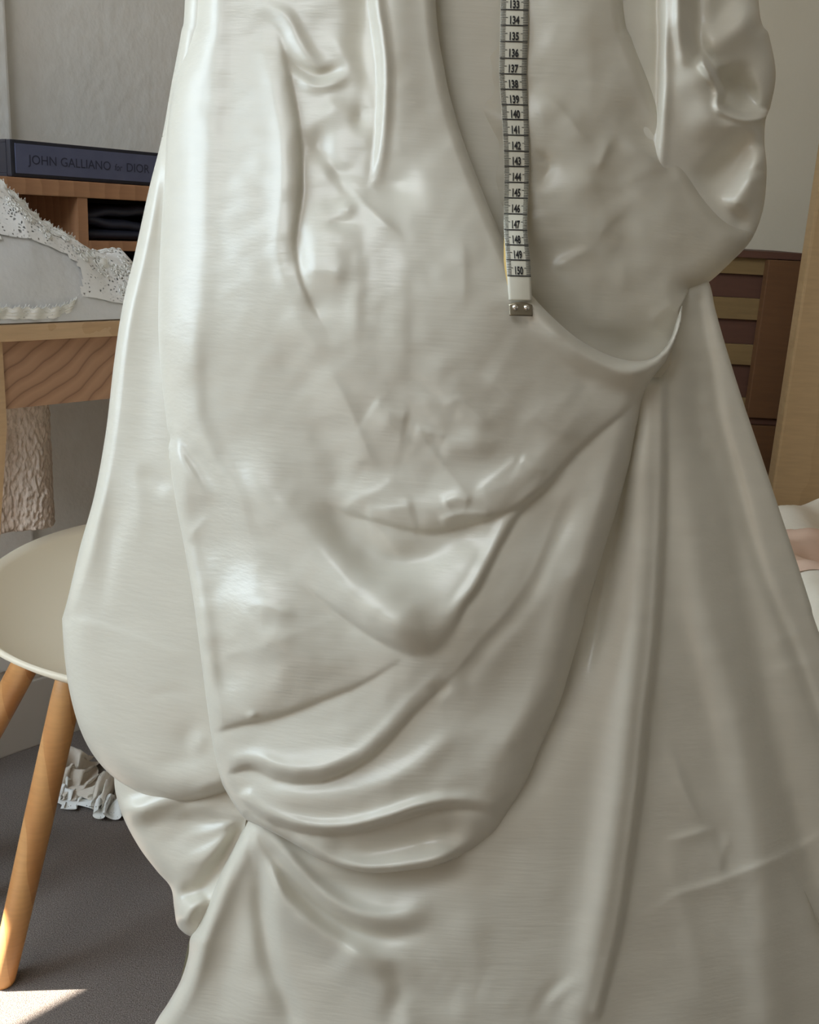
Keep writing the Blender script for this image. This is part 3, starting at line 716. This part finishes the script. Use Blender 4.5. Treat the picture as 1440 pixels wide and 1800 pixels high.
so = o.modifiers.new('thickness', 'SOLIDIFY'); so.thickness = 0.0005; so.offset = -1
# printed marks: centimetre lines, millimetre ticks and figures, as thin flat print on the band
cm = {133: 17, 134: 44.6, 135: 73, 136: 102.5, 137: 130, 138: 157, 139: 184, 140: 210, 141: 237.5, 142: 265.5, 143: 292.5,
      144: 320.5, 145: 348, 146: 376, 147: 404, 148: 430.5, 149: 457, 150: 485}
for n_ in range(132, 121, -1): cm[n_] = cm[n_ + 1] - 27.2
pv, pf = [], []
def quad_strip(v0, v1, a0, a1, n=3):
    b = len(pv)
    for q in range(n + 1):
        a = a0 + (a1 - a0) * q / n
        pv.append(tape_pt(np.array(v0), np.array(a), 1.0)); pv.append(tape_pt(np.array(v1), np.array(a), 1.0))
    for q in range(n): pf.append((b + 2 * q, b + 2 * q + 1, b + 2 * q + 3, b + 2 * q + 2))
for n_ in range(123, 151):
    v1 = cm[n_]; v0 = cm[n_ - 1]
    quad_strip(v1 - 1.0, v1 + 1.0, -0.98, 0.98, 6)
    for k in range(1, 10):
        v = v0 + (v1 - v0) * k / 10; ln = 0.52 if k == 5 else 0.37
        quad_strip(v - 0.5, v + 0.5, -0.98, -0.98 + ln, 1); quad_strip(v - 0.5, v + 0.5, 0.98 - ln, 0.98, 1)
me = bpy.data.meshes.new('scale_lines'); me.from_pydata([tuple(p) for p in pv], [], pf); keep(link('scale_lines', me, M['ink']), tape)
def text_mesh(body, bold=0.0):
    c = bpy.data.curves.new('t', 'FONT'); c.body = body; c.size = 1; c.align_x = 'CENTER'; c.resolution_u = 3; c.offset = bold
    o = bpy.data.objects.new('t', c); COL.objects.link(o); dg = bpy.context.evaluated_depsgraph_get()
    me = bpy.data.meshes.new_from_object(o.evaluated_get(dg)); bpy.data.objects.remove(o); return me
for n_ in range(123, 151):
    me = text_mesh(str(n_), 0.035); me.name = 'figure'
    for v in me.vertices:
        x, y = v.co.x, v.co.y
        p_ = tape_pt(np.array(cm[n_] - 3.0 - y * 19.0), np.array(-0.02 + x * 0.50), 1.6)
        v.co = Vector(p_)
    keep(link('figure', me, M['ink']), tape)
# metal end
bm = bmesh.new(); NU, NV = 14, 8
def clip_v(a, q): return 530.5 + 5.0 * a * a * 1.0 + (555.5 - 530.5 - 5.0 * a * a) * q
for lift, flip in ((3.0, False), (-2.0, True)):
    G = [[bm.verts.new(Vector(tape_pt(np.array(clip_v(a, q)), np.array(a * 1.0), lift))) for a in np.linspace(-1, 1, NU)] for q in np.linspace(0, 1, NV)]
    for j in range(NV - 1):
        for i in range(NU - 1): bm.faces.new((G[j][i], G[j + 1][i], G[j + 1][i + 1], G[j][i + 1]))
bm.verts.ensure_lookup_table()
n1 = NU * NV; ring = [(0, i) for i in range(NU)] + [(j, NU - 1) for j in range(1, NV)] + [(NV - 1, i) for i in range(NU - 2, -1, -1)] + [(j, 0) for j in range(NV - 2, 0, -1)]
for (a, b), (c, d) in zip(ring, ring[1:] + ring[:1]):
    p0, p1 = a * NU + b, c * NU + d; bm.faces.new((bm.verts[p0], bm.verts[p1], bm.verts[n1 + p1], bm.verts[n1 + p0]))
clip = from_bm('metal_end', bm, M['metal'], tape, smooth=True); clip['label'] = 'dull metal end with two rivets'
for a in (-0.48, 0.50):
    c0 = Vector(tape_pt(np.array(540.5), np.array(a), 3.0)); nrm = (Vector(CAM) - c0).normalized()
    bm = bmesh.new(); bmesh.ops.create_uvsphere(bm, u_segments=12, v_segments=8, radius=0.0019)
    for v in bm.verts: v.co = c0 + v.co
    o = from_bm('rivet', bm, M['rivet'], smooth=True); o.parent = clip
# the yellow reverse of the band shows where it curls at the left edge
VV, AA = np.meshgrid(np.arange(418, 505, 3.0), np.linspace(0, 1, 5), indexing='ij')
A_ = -0.9 - AA * (0.12 + 0.16 * np.clip(np.sin(np.pi * (VV - 418) / 86), 0, 1))
o = grid_mesh('curled_edge', tape_pt(VV, A_, -2.6), M['tape_back'], tape); o['label'] = 'yellow reverse of the tape'

# ------------------------------------------------------------------ desk, hutch and what is on them
desk = empty('desk', tuple(st(0.3, 0.18, 0)))
tag(desk, 'pale wooden desk with a grained apron, standing against the left wall', 'desk')
DT = 0.75
_, zb = at_t(5, 602, 0.0); _, za = at_t(5, 720, 0.012)
box('desk_top', st, -0.085, 0.76, 0.0, TW - 0.02, zb, DT, M['oak'], desk, 0.003)
box('apron', st, 0.0, 0.72, 0.012, 0.032, za, zb - 0.001, M['apron'], desk, 0.001)
box('side_apron', st, -0.045, -0.025, 0.05, TW - 0.07, za, zb - 0.001, M['hutch'], desk, 0.001)
def desk_leg(s0, s1, t0, t1):
    bm = bmesh.new(); vs = []
    for z, k in ((0.0, 0.55), (za - 0.02, 1.0), (zb - 0.001, 1.0)):
        sc, tc_ = (s0 + s1) / 2 + (1 - k) * (-0.14 if s0 < 0.3 else 0.14), (t0 + t1) / 2; hs_, ht = (s1 - s0) / 2 * k, (t1 - t0) / 2 * k
        vs.append([bm.verts.new(st(sc + a * hs_, tc_ + b * ht, z)) for a, b in ((-1, -1), (1, -1), (1, 1), (-1, 1))])
    for a, b in zip(vs, vs[1:]):
        for k in range(4): bm.faces.new((a[k], a[(k + 1) % 4], b[(k + 1) % 4], b[k]))
    bm.faces.new(vs[0]); bm.faces.new(vs[-1])
    from_bm('leg', bm, M['oak'], desk)
sL = at_t(6, 640, 0.008)[0]
desk_leg(sL - 0.05, sL, 0.008, 0.055); desk_leg(0.70, 0.75, 0.008, 0.055)
desk_leg(sL - 0.05, sL, TW - 0.075, TW - 0.03); desk_leg(0.70, 0.75, TW - 0.075, TW - 0.03)
# hutch on the desk
TH = 0.17
hut = empty('desk_hutch', tuple(st(0.3, 0.28, DT)))
tag(hut, 'low wooden pigeonhole hutch on the desk, below the large book', 'hutch')
zt = at_t(100, 316, TH)[1]; zt2 = at_t(100, 345, TH)[1]
sd0, _ = at_t(139, 400, TH); sd1, _ = at_t(157, 400, TH); _, zs1 = at_t(190, 424, TH); _, zs0 = at_t(190, 441, TH)
HB = TW - 0.012
box('top_board', st, -0.20, 0.76, TH, HB, zt2, zt, M['hutch'], hut)
box('divider', st, sd0, sd1, TH + 0.002, HB - 0.01, DT, zt2, M['hutch'], hut, 0.001)
box('shelf', st, sd1, sd1 + 0.34, TH + 0.002, HB - 0.01, zs0, zs1, M['hutch'], hut, 0.001)
box('divider', st, sd1 + 0.34, sd1 + 0.34 + (sd1 - sd0), TH + 0.002, HB - 0.01, DT, zt2, M['hutch'], hut, 0.001)
box('end_panel', st, -0.20, -0.18, TH, HB, DT, zt2, M['hutch'], hut, 0.001)
box('end_panel', st, 0.74, 0.76, TH, HB, DT, zt2, M['hutch'], hut, 0.001)
box('back_panel', st, -0.18, 0.74, HB - 0.01, HB, DT, zt2, M['hutch_in'], hut, 0)
# folded navy cloth in the two pigeonholes
def folded(name, s0, s1, t0, t1, z0, n, th, seed):
    g = np.random.default_rng(seed); root = empty(name, tuple(st((s0 + s1) / 2, (t0 + t1) / 2, z0)))
    for k in range(n):
        bm = bmesh.new(); A = 24; ph = g.uniform(0, 6)
        prev = None; rings = []
        zc = z0 + th * (k + 0.5)
        for i in range(A + 1):
            s = s0 + (s1 - s0) * i / A; dz = (0.0035 * math.sin(i * 0.55 + ph) + 0.002 * math.sin(i * 1.3 + ph)) * (0 if k == 0 else 1)
            rr = []
            for q in range(10):
                an_ = math.pi * (0.5 + q / 9); rr.append(bm.verts.new(st(s, t0 + 0.012 + 0.012 * math.cos(an_) * 1.0, zc + dz + th * 0.46 * math.sin(an_))))
            rr.append(bm.verts.new(st(s, t1, zc + dz - th * 0.46))); rr.insert(0, bm.verts.new(st(s, t1, zc + dz + th * 0.46)))
            rings.append(rr)
        for a, b in zip(rings, rings[1:]):
            for q in range(len(a) - 1): bm.faces.new((a[q], a[q + 1], b[q + 1], b[q]))
            bm.faces.new((a[-1], a[0], b[0], b[-1]))
        bm.faces.new(rings[0]); bm.faces.new(rings[-1])
        from_bm('fold', bm, M['navy'], root, smooth=True)
    return root
tag(folded('folded_cloth', sd1 + 0.01, sd1 + 0.32, TH + 0.02, HB - 0.02, zs1 + 0.0005, 3, (zt2 - zs1) * 0.27, 3), 'folded dark navy cloth on the upper shelf of the wooden hutch', 'cloth', 'dark folded cloth in the hutch')
tag(folded('folded_cloth', sd1 + 0.01, sd1 + 0.32, TH + 0.02, HB - 0.02, DT + 0.0005, 2, (zs0 - DT) * 0.4, 4), 'folded dark navy cloth under the hutch shelf, behind white lace', 'cloth', 'dark folded cloth in the hutch')
# book
bk0, zbk0 = at_t(20, 303, TH + 0.006); _, zbk1 = at_t(20, 237, TH + 0.006)
book = empty('book', tuple(st(bk0 + 0.17, TH + 0.08, zt)))
tag(book, 'large black hardback book lying on top of the hutch, grey spine outward', 'book')
BS, BT = bk0 + 0.36, TH + 0.006
H_ = zbk1 - zbk0; z0b = zt + 0.0005
box('cover', st, bk0, BS, BT, BT + 0.012, z0b, z0b + H_, M['book'], book, 0.003)
box('cover', st, bk0, BS, BT + 0.012, BT + 0.17, z0b, z0b + 0.004, M['book'], book, 0.001)
box('cover', st, bk0, BS, BT + 0.012, BT + 0.17, z0b + H_ - 0.004, z0b + H_, M['book'], book, 0.001)
box('end_board', st, bk0, bk0 + 0.006, BT + 0.012, BT + 0.17, z0b + 0.004, z0b + H_ - 0.004, M['book'], book, 0.001)
box('pages', st, bk0 + 0.006, BS - 0.005, BT + 0.012, BT + 0.165, z0b + 0.0045, z0b + H_ - 0.0045, M['pulp'], book, 0)
o = box('spine_panel', st, bk0 + 0.006, BS - 0.006, BT - 0.001, BT + 0.002, z0b + H_ * 0.10, z0b + H_ * 0.90, M['spine'], book, 0.0003)
o['label'] = 'slate grey spine panel with dark capitals'
def spine_text(body, s_left, z, size, sx=1.0, slant=0.0):
    me = text_mesh(body, 0.0); me.name = 'lettering'
    x0 = min(v.co.x for v in me.vertices); x1 = max(v.co.x for v in me.vertices)
    for v in me.vertices: v.co = st(s_left + (v.co.x - x0 + slant * v.co.y) * size * sx, BT - 0.0014, z + v.co.y * size)
    keep(link('lettering', me, M['spine_ink']), book); return s_left + (x1 - x0) * size * sx
zl = z0b + H_ * 0.37; sz = H_ * 0.36
ex = spine_text('JOHN GALLIANO', at_t(48, 275, BT)[0], zl, sz, (at_t(193, 290, BT)[0] - at_t(48, 275, BT)[0]) / (sz * 7.75))
ex = spine_text('for', at_t(200, 290, BT)[0], zl, sz * 0.8, 0.75, 0.25)
ex = spine_text('DIOR', at_t(222, 290, BT)[0], zl, sz, 0.95)

# white tulle and lace heaped on the desk
def heap_z(s, t):
    prof = np.interp(s, lp_s, lp_z); b = np.clip(1 - ((t - 0.085) / 0.082) ** 2, 0, 1) ** 0.5
    w = 0.006 * np.sin(s * 60 + 22 * t * 3) * np.sin(t * 50 + 1) + 0.005 * np.sin(s * 33 - t * 70)
    return DT + 0.0015 + np.clip(prof * (b * 0.94 + 0.06 * b * b) + w * b, 0, None)
outl = [(0, 330), (35, 362), (57, 388), (87, 408), (112, 423), (132, 438), (175, 448), (205, 458), (219, 474), (224, 500)]
lp = [at_t(x, y, 0.085) for x, y in outl]
lp_s = np.array([-0.083, -0.07, -0.055] + [a for a, b in lp] + [lp[-1][0] + 0.012]); lp_z = np.array([0.03, 0.11, lp[0][1] - DT + 0.006] + [b - DT for a, b in lp] + [0.0])
SS, TT = np.meshgrid(np.linspace(-0.083, lp_s[-1], 150), np.linspace(0.003, 0.167, 60), indexing='ij')
ZZ = heap_z(SS, TT)
lace = empty('lace_fabric', tuple(st(0.0, 0.085, DT)))
tag(lace, 'white tulle and scalloped lace heaped on the wooden desk', 'fabric')
XY = DO + SS[..., None] * WA + TT[..., None] * WN
grid_mesh('tulle', np.concatenate([XY, ZZ[..., None]], -1), M['tulle'], lace)
def lace_band(pts, w, scal, seed=0, thread_r=0.0007):
    """pts: list of (s, t, z); ribbon standing off the heap with scalloped picot edge"""
    P = spline([tuple(p) for p in pts], 0.002); n = len(P); out = []; ln = np.concatenate([[0], np.cumsum(np.linalg.norm(np.diff(P, axis=0), axis=1))])
    W_ = []
    for i in range(n):
        sc = 0.72 + 0.28 * abs(math.sin(math.pi * ln[i] / scal)); W_.append(w * sc)
    rowsA = []
    for i in range(n):
        s, t, z = P[i]
        rowsA.append([tuple(st(s + 0.25 * W_[i] * q, t - 0.10 * W_[i] * q - 0.0015 * math.sin(ln[i] * 260), z + W_[i] * q * 0.9)) for q in np.linspace(-0.3, 1, 8)])
    A = np.array(rowsA)
    grid_mesh('lace_border', A, M['lace'], lace)
    edge = [Vector(a[-1]) for a in A]
    bm = bmesh.new()
    def thread(path, r):
        rings = []
        for i, p in enumerate(path):
            d = (path[min(i + 1, len(path) - 1)] - path[max(i - 1, 0)]).normalized(); x = d.orthogonal().normalized(); y = d.cross(x)
            rings.append([bm.verts.new(p + (x * math.cos(a) + y * math.sin(a)) * r) for a in (0, 2.09, 4.19)])
        for a, b in zip(rings, rings[1:]):
            for k in range(3): bm.faces.new((a[k], a[(k + 1) % 3], b[(k + 1) % 3], b[k]))
    thread(edge, thread_r); thread([Vector(a[4]) for a in A], thread_r * 1.2); thread([Vector(a[2]) for a in A], thread_r)
    g = np.random.default_rng(seed)
    for i in range(0, n - 1, 2):                    # picots
        o_ = Vector(A[i][-1]) - Vector(A[i][-3]); o_.normalize(); k = g.uniform(0.0025, 0.0045)
        thread([edge[i], edge[i] + o_ * k + (edge[i + 1] - edge[i]) * 0.6, edge[i + 1]], thread_r * 0.6)
    for i in range(0, n - 6, 6):                    # little leaves in the ground of the lace
        c = Vector(A[i][5]); u1 = Vector(A[i + 4][5]) - c; u2 = Vector(A[i][7]) - Vector(A[i][3])
        thread([c + u1 * 0.5 * (1 + math.cos(a)) + u2 * 0.3 * math.sin(a) for a in np.linspace(0, 2 * math.pi, 9)], thread_r * 0.8)
    from_bm('lace_threads', bm, M['thread'], lace, kind='stuff')
crest = []
for (x, y) in [(-30, 300), (0, 336), (35, 366), (57, 390), (87, 410), (112, 424), (134, 438)]:
    s_, z_ = at_t(x, y, 0.078); crest.append((s_, 0.078, z_ - 0.004))
lace_band(crest, 0.016, 0.018, 1)
front = []
for (x, y) in [(-20, 556), (30, 556), (70, 556), (105, 552), (130, 538), (150, 522), (165, 505), (172, 485), (160, 462)]:
    t_ = float(np.interp(y, [460, 500, 530, 556], [0.05, 0.025, 0.012, 0.004])); s_, z_ = at_t(x, y, t_); front.append((s_, t_ - 0.003, max(z_, DT + 0.006)))
lace_band(front, 0.012, 0.012, 2)
side = []
for (x, y) in [(172, 470), (185, 480), (200, 500), (206, 520)]:
    s_, z_ = at_t(x, y, 0.03); side.append((s_, 0.03, max(z_, DT + 0.01)))
lace_band(side, 0.016, 0.014, 3)

lm = np.ones(SS.shape, bool)
for i in range(SS.shape[0]):
    for j in range(SS.shape[1]):
        P = np.array([*(DO + WA * SS[i, j] + WN * TT[i, j]), ZZ[i, j]]) - CAM; D_ = P @ _f
        px, py = 720 + FPX * (P @ _r) / D_, 900 - FPX * (P @ _u) / D_
        lm[i, j] = not (((px - 30) / 112) ** 2 + ((py - 478 - 0.12 * (px - 30)) / 52) ** 2 < 1) and ZZ[i, j] > DT + 0.0016
grid_mesh('lace_net', np.concatenate([XY - WN * 0.002, ZZ[..., None] + 0.0022], -1), M['lace_net'], lace, lm)
# sprays of raised thread worked into the net
bm = bmesh.new(); gq = np.random.default_rng(5)
def spray(s_, t_, r_, n_):
    def pt(a, q): ss, tt = s_ + math.cos(a) * q, min(0.16, max(0.006, t_ + 0.7 * math.sin(a) * q)); return st(ss, tt - 0.003, float(heap_z(np.array(ss), np.array(tt))) + 0.0035)
    for k in range(n_):
        a0 = 2 * math.pi * k / n_ + gq.uniform(0, 1); path = [pt(a0 + 0.45 * math.sin(u), r_ * (0.15 + 0.85 * (1 - math.cos(u)) / 2)) for u in np.linspace(0, 2 * math.pi, 11)]
        rings = []
        for i, p in enumerate(path):
            d = (path[min(i + 1, 10)] - path[max(i - 1, 0)]).normalized(); x = d.orthogonal().normalized(); y = d.cross(x)
            rings.append([bm.verts.new(p + (x * math.cos(a) + y * math.sin(a)) * 0.0009) for a in (0, 2.09, 4.19)])
        for a, b in zip(rings, rings[1:]):
            for q in range(3): bm.faces.new((a[q], a[(q + 1) % 3], b[(q + 1) % 3], b[q]))
for k in range(46):
    s_ = gq.uniform(-0.04, lp_s[-1] - 0.012); t_ = gq.uniform(0.012, 0.085)
    P = np.array(st(s_, t_, float(heap_z(np.array(s_), np.array(t_))))) - CAM; D_ = P @ _f; px, py = 720 + FPX * (P @ _r) / D_, 900 - FPX * (P @ _u) / D_
    if ((px - 30) / 118) ** 2 + ((py - 478) / 56) ** 2 < 1: continue
    spray(s_, t_, gq.uniform(0.006, 0.012), int(gq.integers(4, 7)))
from_bm('lace_sprays', bm, M['thread'], lace, kind='stuff')

# beige crinkled cloth hanging under the desk
s0, _ = at_t(-40, 800, 0.20); s1, _ = at_t(104, 800, 0.20); zlo = at_t(40, 935, 0.20)[1]
sv = np.linspace(s0, s1, 110); zv = np.linspace(zlo, zb - 0.012, 140); S_, Z_ = np.meshgrid(sv, zv, indexing='ij')
g = blur(np.random.default_rng(21).standard_normal(S_.shape), 0.9); g /= g.std(); g = np.roll(g, 1, 0) + g + np.roll(g, -1, 1)
Tt = 0.20 + 0.010 * np.sin((S_ - s0) * 45) + 0.0004 * g + 0.03 * ((S_ - s1) / (s1 - s0) + 1) ** 8
XY = DO + S_[..., None] * WA + Tt[..., None] * WN
hang = empty('hanging_cloth', tuple(st((s0 + s1) / 2, 0.2, zlo)))
tag(hang, 'beige crinkled cloth hanging below the desk apron behind the white chair', 'cloth')
o = grid_mesh('cloth_panel', np.concatenate([XY, Z_[..., None]], -1), M['nub'], hang); o.modifiers.new('thickness', 'SOLIDIFY').thickness = 0.003

# ------------------------------------------------------------------ chair
CC = np.array([-0.2493, 1.1095]); CA = math.radians(46); ca_, sa_ = math.cos(CA), math.sin(CA)
chair = empty('shell_chair', (CC[0], CC[1], 0))
tag(chair, 'cream shell chair on round beech legs, pushed in at the desk', 'chair')
def ch(u, v, z): return np.array([CC[0] + u * ca_ - v * sa_, CC[1] + u * sa_ + v * ca_, z])
def seat_z(r, v): return 0.468 + 0.0237 * v - 0.05 * (1 - r ** 4)
rows = []; nT = 96
for r in np.linspace(0.0, 1.0, 26):
    row = []
    for k in range(nT + 1):
        th = 2 * math.pi * k / nT; c, s = math.cos(th), math.sin(th); e = 2 / 1.9
        u = 0.238 * math.copysign(abs(c) ** e, c) * r; v = 0.221 * math.copysign(abs(s) ** e, s) * r
        back = max(0, c) ** 3                          # the back rises on the side hidden by the dress
        z = seat_z(r, v / 0.221) + back * (0.33 * max(0, r - 0.72) / 0.28) ** 1.0
        row.append(ch(u + back * 0.05 * r ** 6, v * (1 - 0.12 * back), z))
    rows.append(row)
o = grid_mesh('seat_shell', np.array(rows), M['chair'], chair)
md = o.modifiers.new('thickness', 'SOLIDIFY'); md.thickness = 0.006; md.offset = -1
def chair_leg(p_top, p_foot):
    p_top, p_foot = np.array(p_top), np.array(p_foot); d = (p_foot - p_top)
    pts = [p_top + d * k for k in (0, 0.15, 0.5, 0.85, 0.985, 1)]
    return tube('leg', pts, [0.015, 0.0165, 0.0165, 0.0155, 0.0145, 0.0125], M['beech'], chair, 20)
f1 = at_z(3, 1728, 0); t1 = at_y(122, 1200, 1.045); d = (t1 - f1); t1 = f1 + d * (0.412 / t1[2]); chair_leg(t1, f1 + np.array([0, 0, 0.0]))
a2 = at_y(38, 1180, 1.15); b2 = at_y(-4, 1258, 1.165); d = (b2 - a2) / (a2[2] - b2[2]); chair_leg(a2 - d * (0.42 - a2[2]), a2 + d * a2[2])
chair_leg((CC[0] + 0.08, CC[1] - 0.03, 0.40), (CC[0] + 0.20, CC[1] - 0.11, 0)); chair_leg((CC[0] + 0.06, CC[1] + 0.06, 0.40), (CC[0] + 0.16, CC[1] + 0.19, 0))
tube('crossbar', [t1 * 0.8 + f1 * 0.2, np.array((CC[0] + 0.06, CC[1] + 0.06, 0.36))], [0.003, 0.003], M['ink'], chair, 8)

# lace scrap lying on the carpet
def ruffle(name, c, L_, wdt, amp, m, parent, seed, ang):
    g = np.random.default_rng(seed); n = 160; rows = []; cc, ss = math.cos(ang), math.sin(ang)
    for i in range(n):
        u = i / (n - 1); row = []
        for q in np.linspace(0, 1, 14):
            w = wdt * (0.8 + 0.2 * abs(math.sin(u * 38))) * q
            x = (u - 0.5) * L_ + 0.007 * math.sin(u * 60 + q * 5); y = w - wdt / 2 + 0.01 * math.sin(u * 17)
            z = 0.004 + amp * (0.5 + 0.5 * math.sin(u * 52 + 2.5 * math.sin(q * 5 + u * 7))) * (0.25 + 0.75 * math.sin(math.pi * min(1, q * 0.9 + 0.08))) * (0.6 + 0.4 * math.sin(u * 9 + 2))
            row.append((c[0] + x * cc - y * ss, c[1] + x * ss + y * cc, max(0.002, z)))
        rows.append(row)
    return grid_mesh(name, np.array(rows), m, parent)
sc0 = at_z(165, 1385, 0.01)
scrap = empty('lace_scrap', (sc0[0], sc0[1], 0)); tag(scrap, 'crumpled off-white lace trim lying on the carpet behind the chair leg', 'lace trim')
ruffle('lace_ruffle', (sc0[0] + 0.02, sc0[1] + 0.01), 0.17, 0.10, 0.055, M['scrap'], scrap, 5, -0.35)
ruffle('lace_edging', (sc0[0] + 0.02, sc0[1] - 0.035), 0.18, 0.05, 0.03, M['lace'], scrap, 6, -0.35)

# ------------------------------------------------------------------ right side: crates, panel, bed
YC = 1.72
def crate(name, x0, x1, z0, z1, px, label, bands):
    root = empty(name, ((x0 + x1) / 2, YC + 0.1, z0)); tag(root, label, 'crate', 'brown slatted crates')
    box('corner_post', xyz, px, x1, YC - 0.012, YC + 0.008, z0 + 0.0005, z1 - 0.012, M['crate'], root, 0.002)
    box('side_board', xyz, x1 - 0.012, x1, YC + 0.008, YC + 0.20, z0 + 0.0005, z1 - 0.006, M['crate'], root, 0.001)
    box('side_board', xyz, x0, x0 + 0.012, YC + 0.008, YC + 0.20, z0 + 0.0005, z1 - 0.006, M['crate'], root, 0.001)
    box('corner_post', xyz, x0, x0 + 0.06, YC - 0.012, YC + 0.008, z0 + 0.0005, z1 - 0.012, M['crate'], root, 0.002)
    box('top_rail', xyz, x0, x1, YC - 0.004, YC + 0.20, z1 - 0.011, z1, M['slat_dark'], root, 0.001)
    for a, b, tan in bands:
        box('slat', xyz, x0 + 0.012, px + 0.02, YC + (0.008 if tan else 0.016), YC + (0.016 if tan else 0.022), a, b, M['slat_tan'] if tan else M['slat_dark'], root, 0.001)
    box('bottom_board', xyz, x0 + 0.012, x1 - 0.012, YC + 0.02, YC + 0.20, z0 + 0.001, z0 + 0.012, M['crate'], root, 0.001)
zc = lambda y: at_y(1300, y, YC)[2]
ztop = at_y(1380, 444, YC)[2]; zmid = at_y(1345, 734, YC)[2]
xp = at_y(1322, 640, YC)[0]
bd = [(zc(482), zc(452), True), (zc(524), zc(482), False), (zc(562), zc(524), True), (zc(606), zc(562), False), (zc(642), zc(606), True), (zc(700), zc(642), False), (zmid + 0.012, zc(700), True)]
crate('slatted_crate', xp - 0.30, xp + 0.075, zmid, ztop, xp, 'brown slatted wooden crate under the wall, on top of another crate', bd)
zz0 = zmid - 0.006
bd2 = [(zz0 - 0.03 - 0.075 * k, zz0 - 0.0755 * k - 0.012 * (k == 0), k % 2 == 1) for k in range(5)]
bd2 = [(0.015 + (zz0 - 0.03) * k / 7, 0.015 + (zz0 - 0.03) * (k + 1) / 7, k % 2 == 1) for k in range(7)]
crate('slatted_crate', xp - 0.30, xp + 0.085, 0.0, zmid - 0.0005, xp + 0.01, 'lower brown crate in shadow beneath the slatted crate, behind the duvet', bd2)
# tall tan panel
YP = 1.60
xl = at_y(1395, 620, YP)[0]
pan = empty('wooden_panel', (xl + 0.3, YP + 0.02, 0)); tag(pan, 'tall plain tan wooden panel standing upright at the right edge, behind the duvet', 'panel')
box('panel_board', xyz, xl, xl + 0.6, YP, YP + 0.03, 0.0, 1.55, M['panel'], pan, 0.004)
# bed with crumpled duvet
bed = empty('bed', (0.95, 1.2, 0)); tag(bed, 'low bed under a cream duvet at the right edge', 'bed')
box('bed_base', xyz, 0.46, 1.46, 0.86, 1.585, 0.0, 0.26, M['crate'], bed, 0.01)
box('mattress', xyz, 0.45, 1.47, 0.85, 1.59, 0.26, 0.40, M['duvet'], bed, 0.03)
xs = np.linspace(0.40, 1.2, 150); ys = np.linspace(0.80, 1.592, 180); XX, YY = np.meshgrid(xs, ys, indexing='ij')
g1 = blur(np.random.default_rng(31).standard_normal(XX.shape), 13); g1 /= g1.std(); g2 = blur(np.random.default_rng(32).standard_normal(XX.shape), 4); g2 /= g2.std()
ztp = at_y(1395, 850, 1.57)[2]
zd = ztp - 0.030 + 0.030 * (0.6 - np.abs(g1)) + 0.006 * g2
edge_ = np.clip((XX - 0.40) / 0.07, 0, 1); zd = zd * 1.0 - (1 - np.sqrt(np.clip(1 - (1 - edge_) ** 2, 0, 1))) * 0.30
edge2 = np.clip((YY - 0.80) / 0.06, 0, 1); zd = zd - (1 - np.sqrt(np.clip(1 - (1 - edge2) ** 2, 0, 1))) * 0.25
duv = empty('duvet', (0.8, 1.1, 0.4)); tag(duv, 'crumpled cream duvet on the bed beside the dress train', 'duvet')
grid_mesh('duvet_cover', np.stack([XX, YY, zd], -1), M['duvet'], duv)
pc = at_z(1425, 985, ztp - 0.02)
xs = np.linspace(pc[0] - 0.07, pc[0] + 0.20, 60); ys = np.linspace(pc[1] - 0.09, pc[1] + 0.10, 50); X2, Y2 = np.meshgrid(xs, ys, indexing='ij')
i = np.clip(np.searchsorted(np.linspace(0.40, 1.2, 150), X2), 0, 149); j = np.clip(np.searchsorted(np.linspace(0.80, 1.592, 180), Y2), 0, 179)
g3 = blur(np.random.default_rng(33).standard_normal(X2.shape), 4); g3 /= g3.std()
Zp = blur(zd[i, j], 1.5) + 0.007 + 0.003 * g3
pch = grid_mesh('peach_cloth', np.stack([X2, Y2, Zp], -1), M['peach']); tag(pch, 'peach coloured cloth lying on the cream duvet', 'cloth')
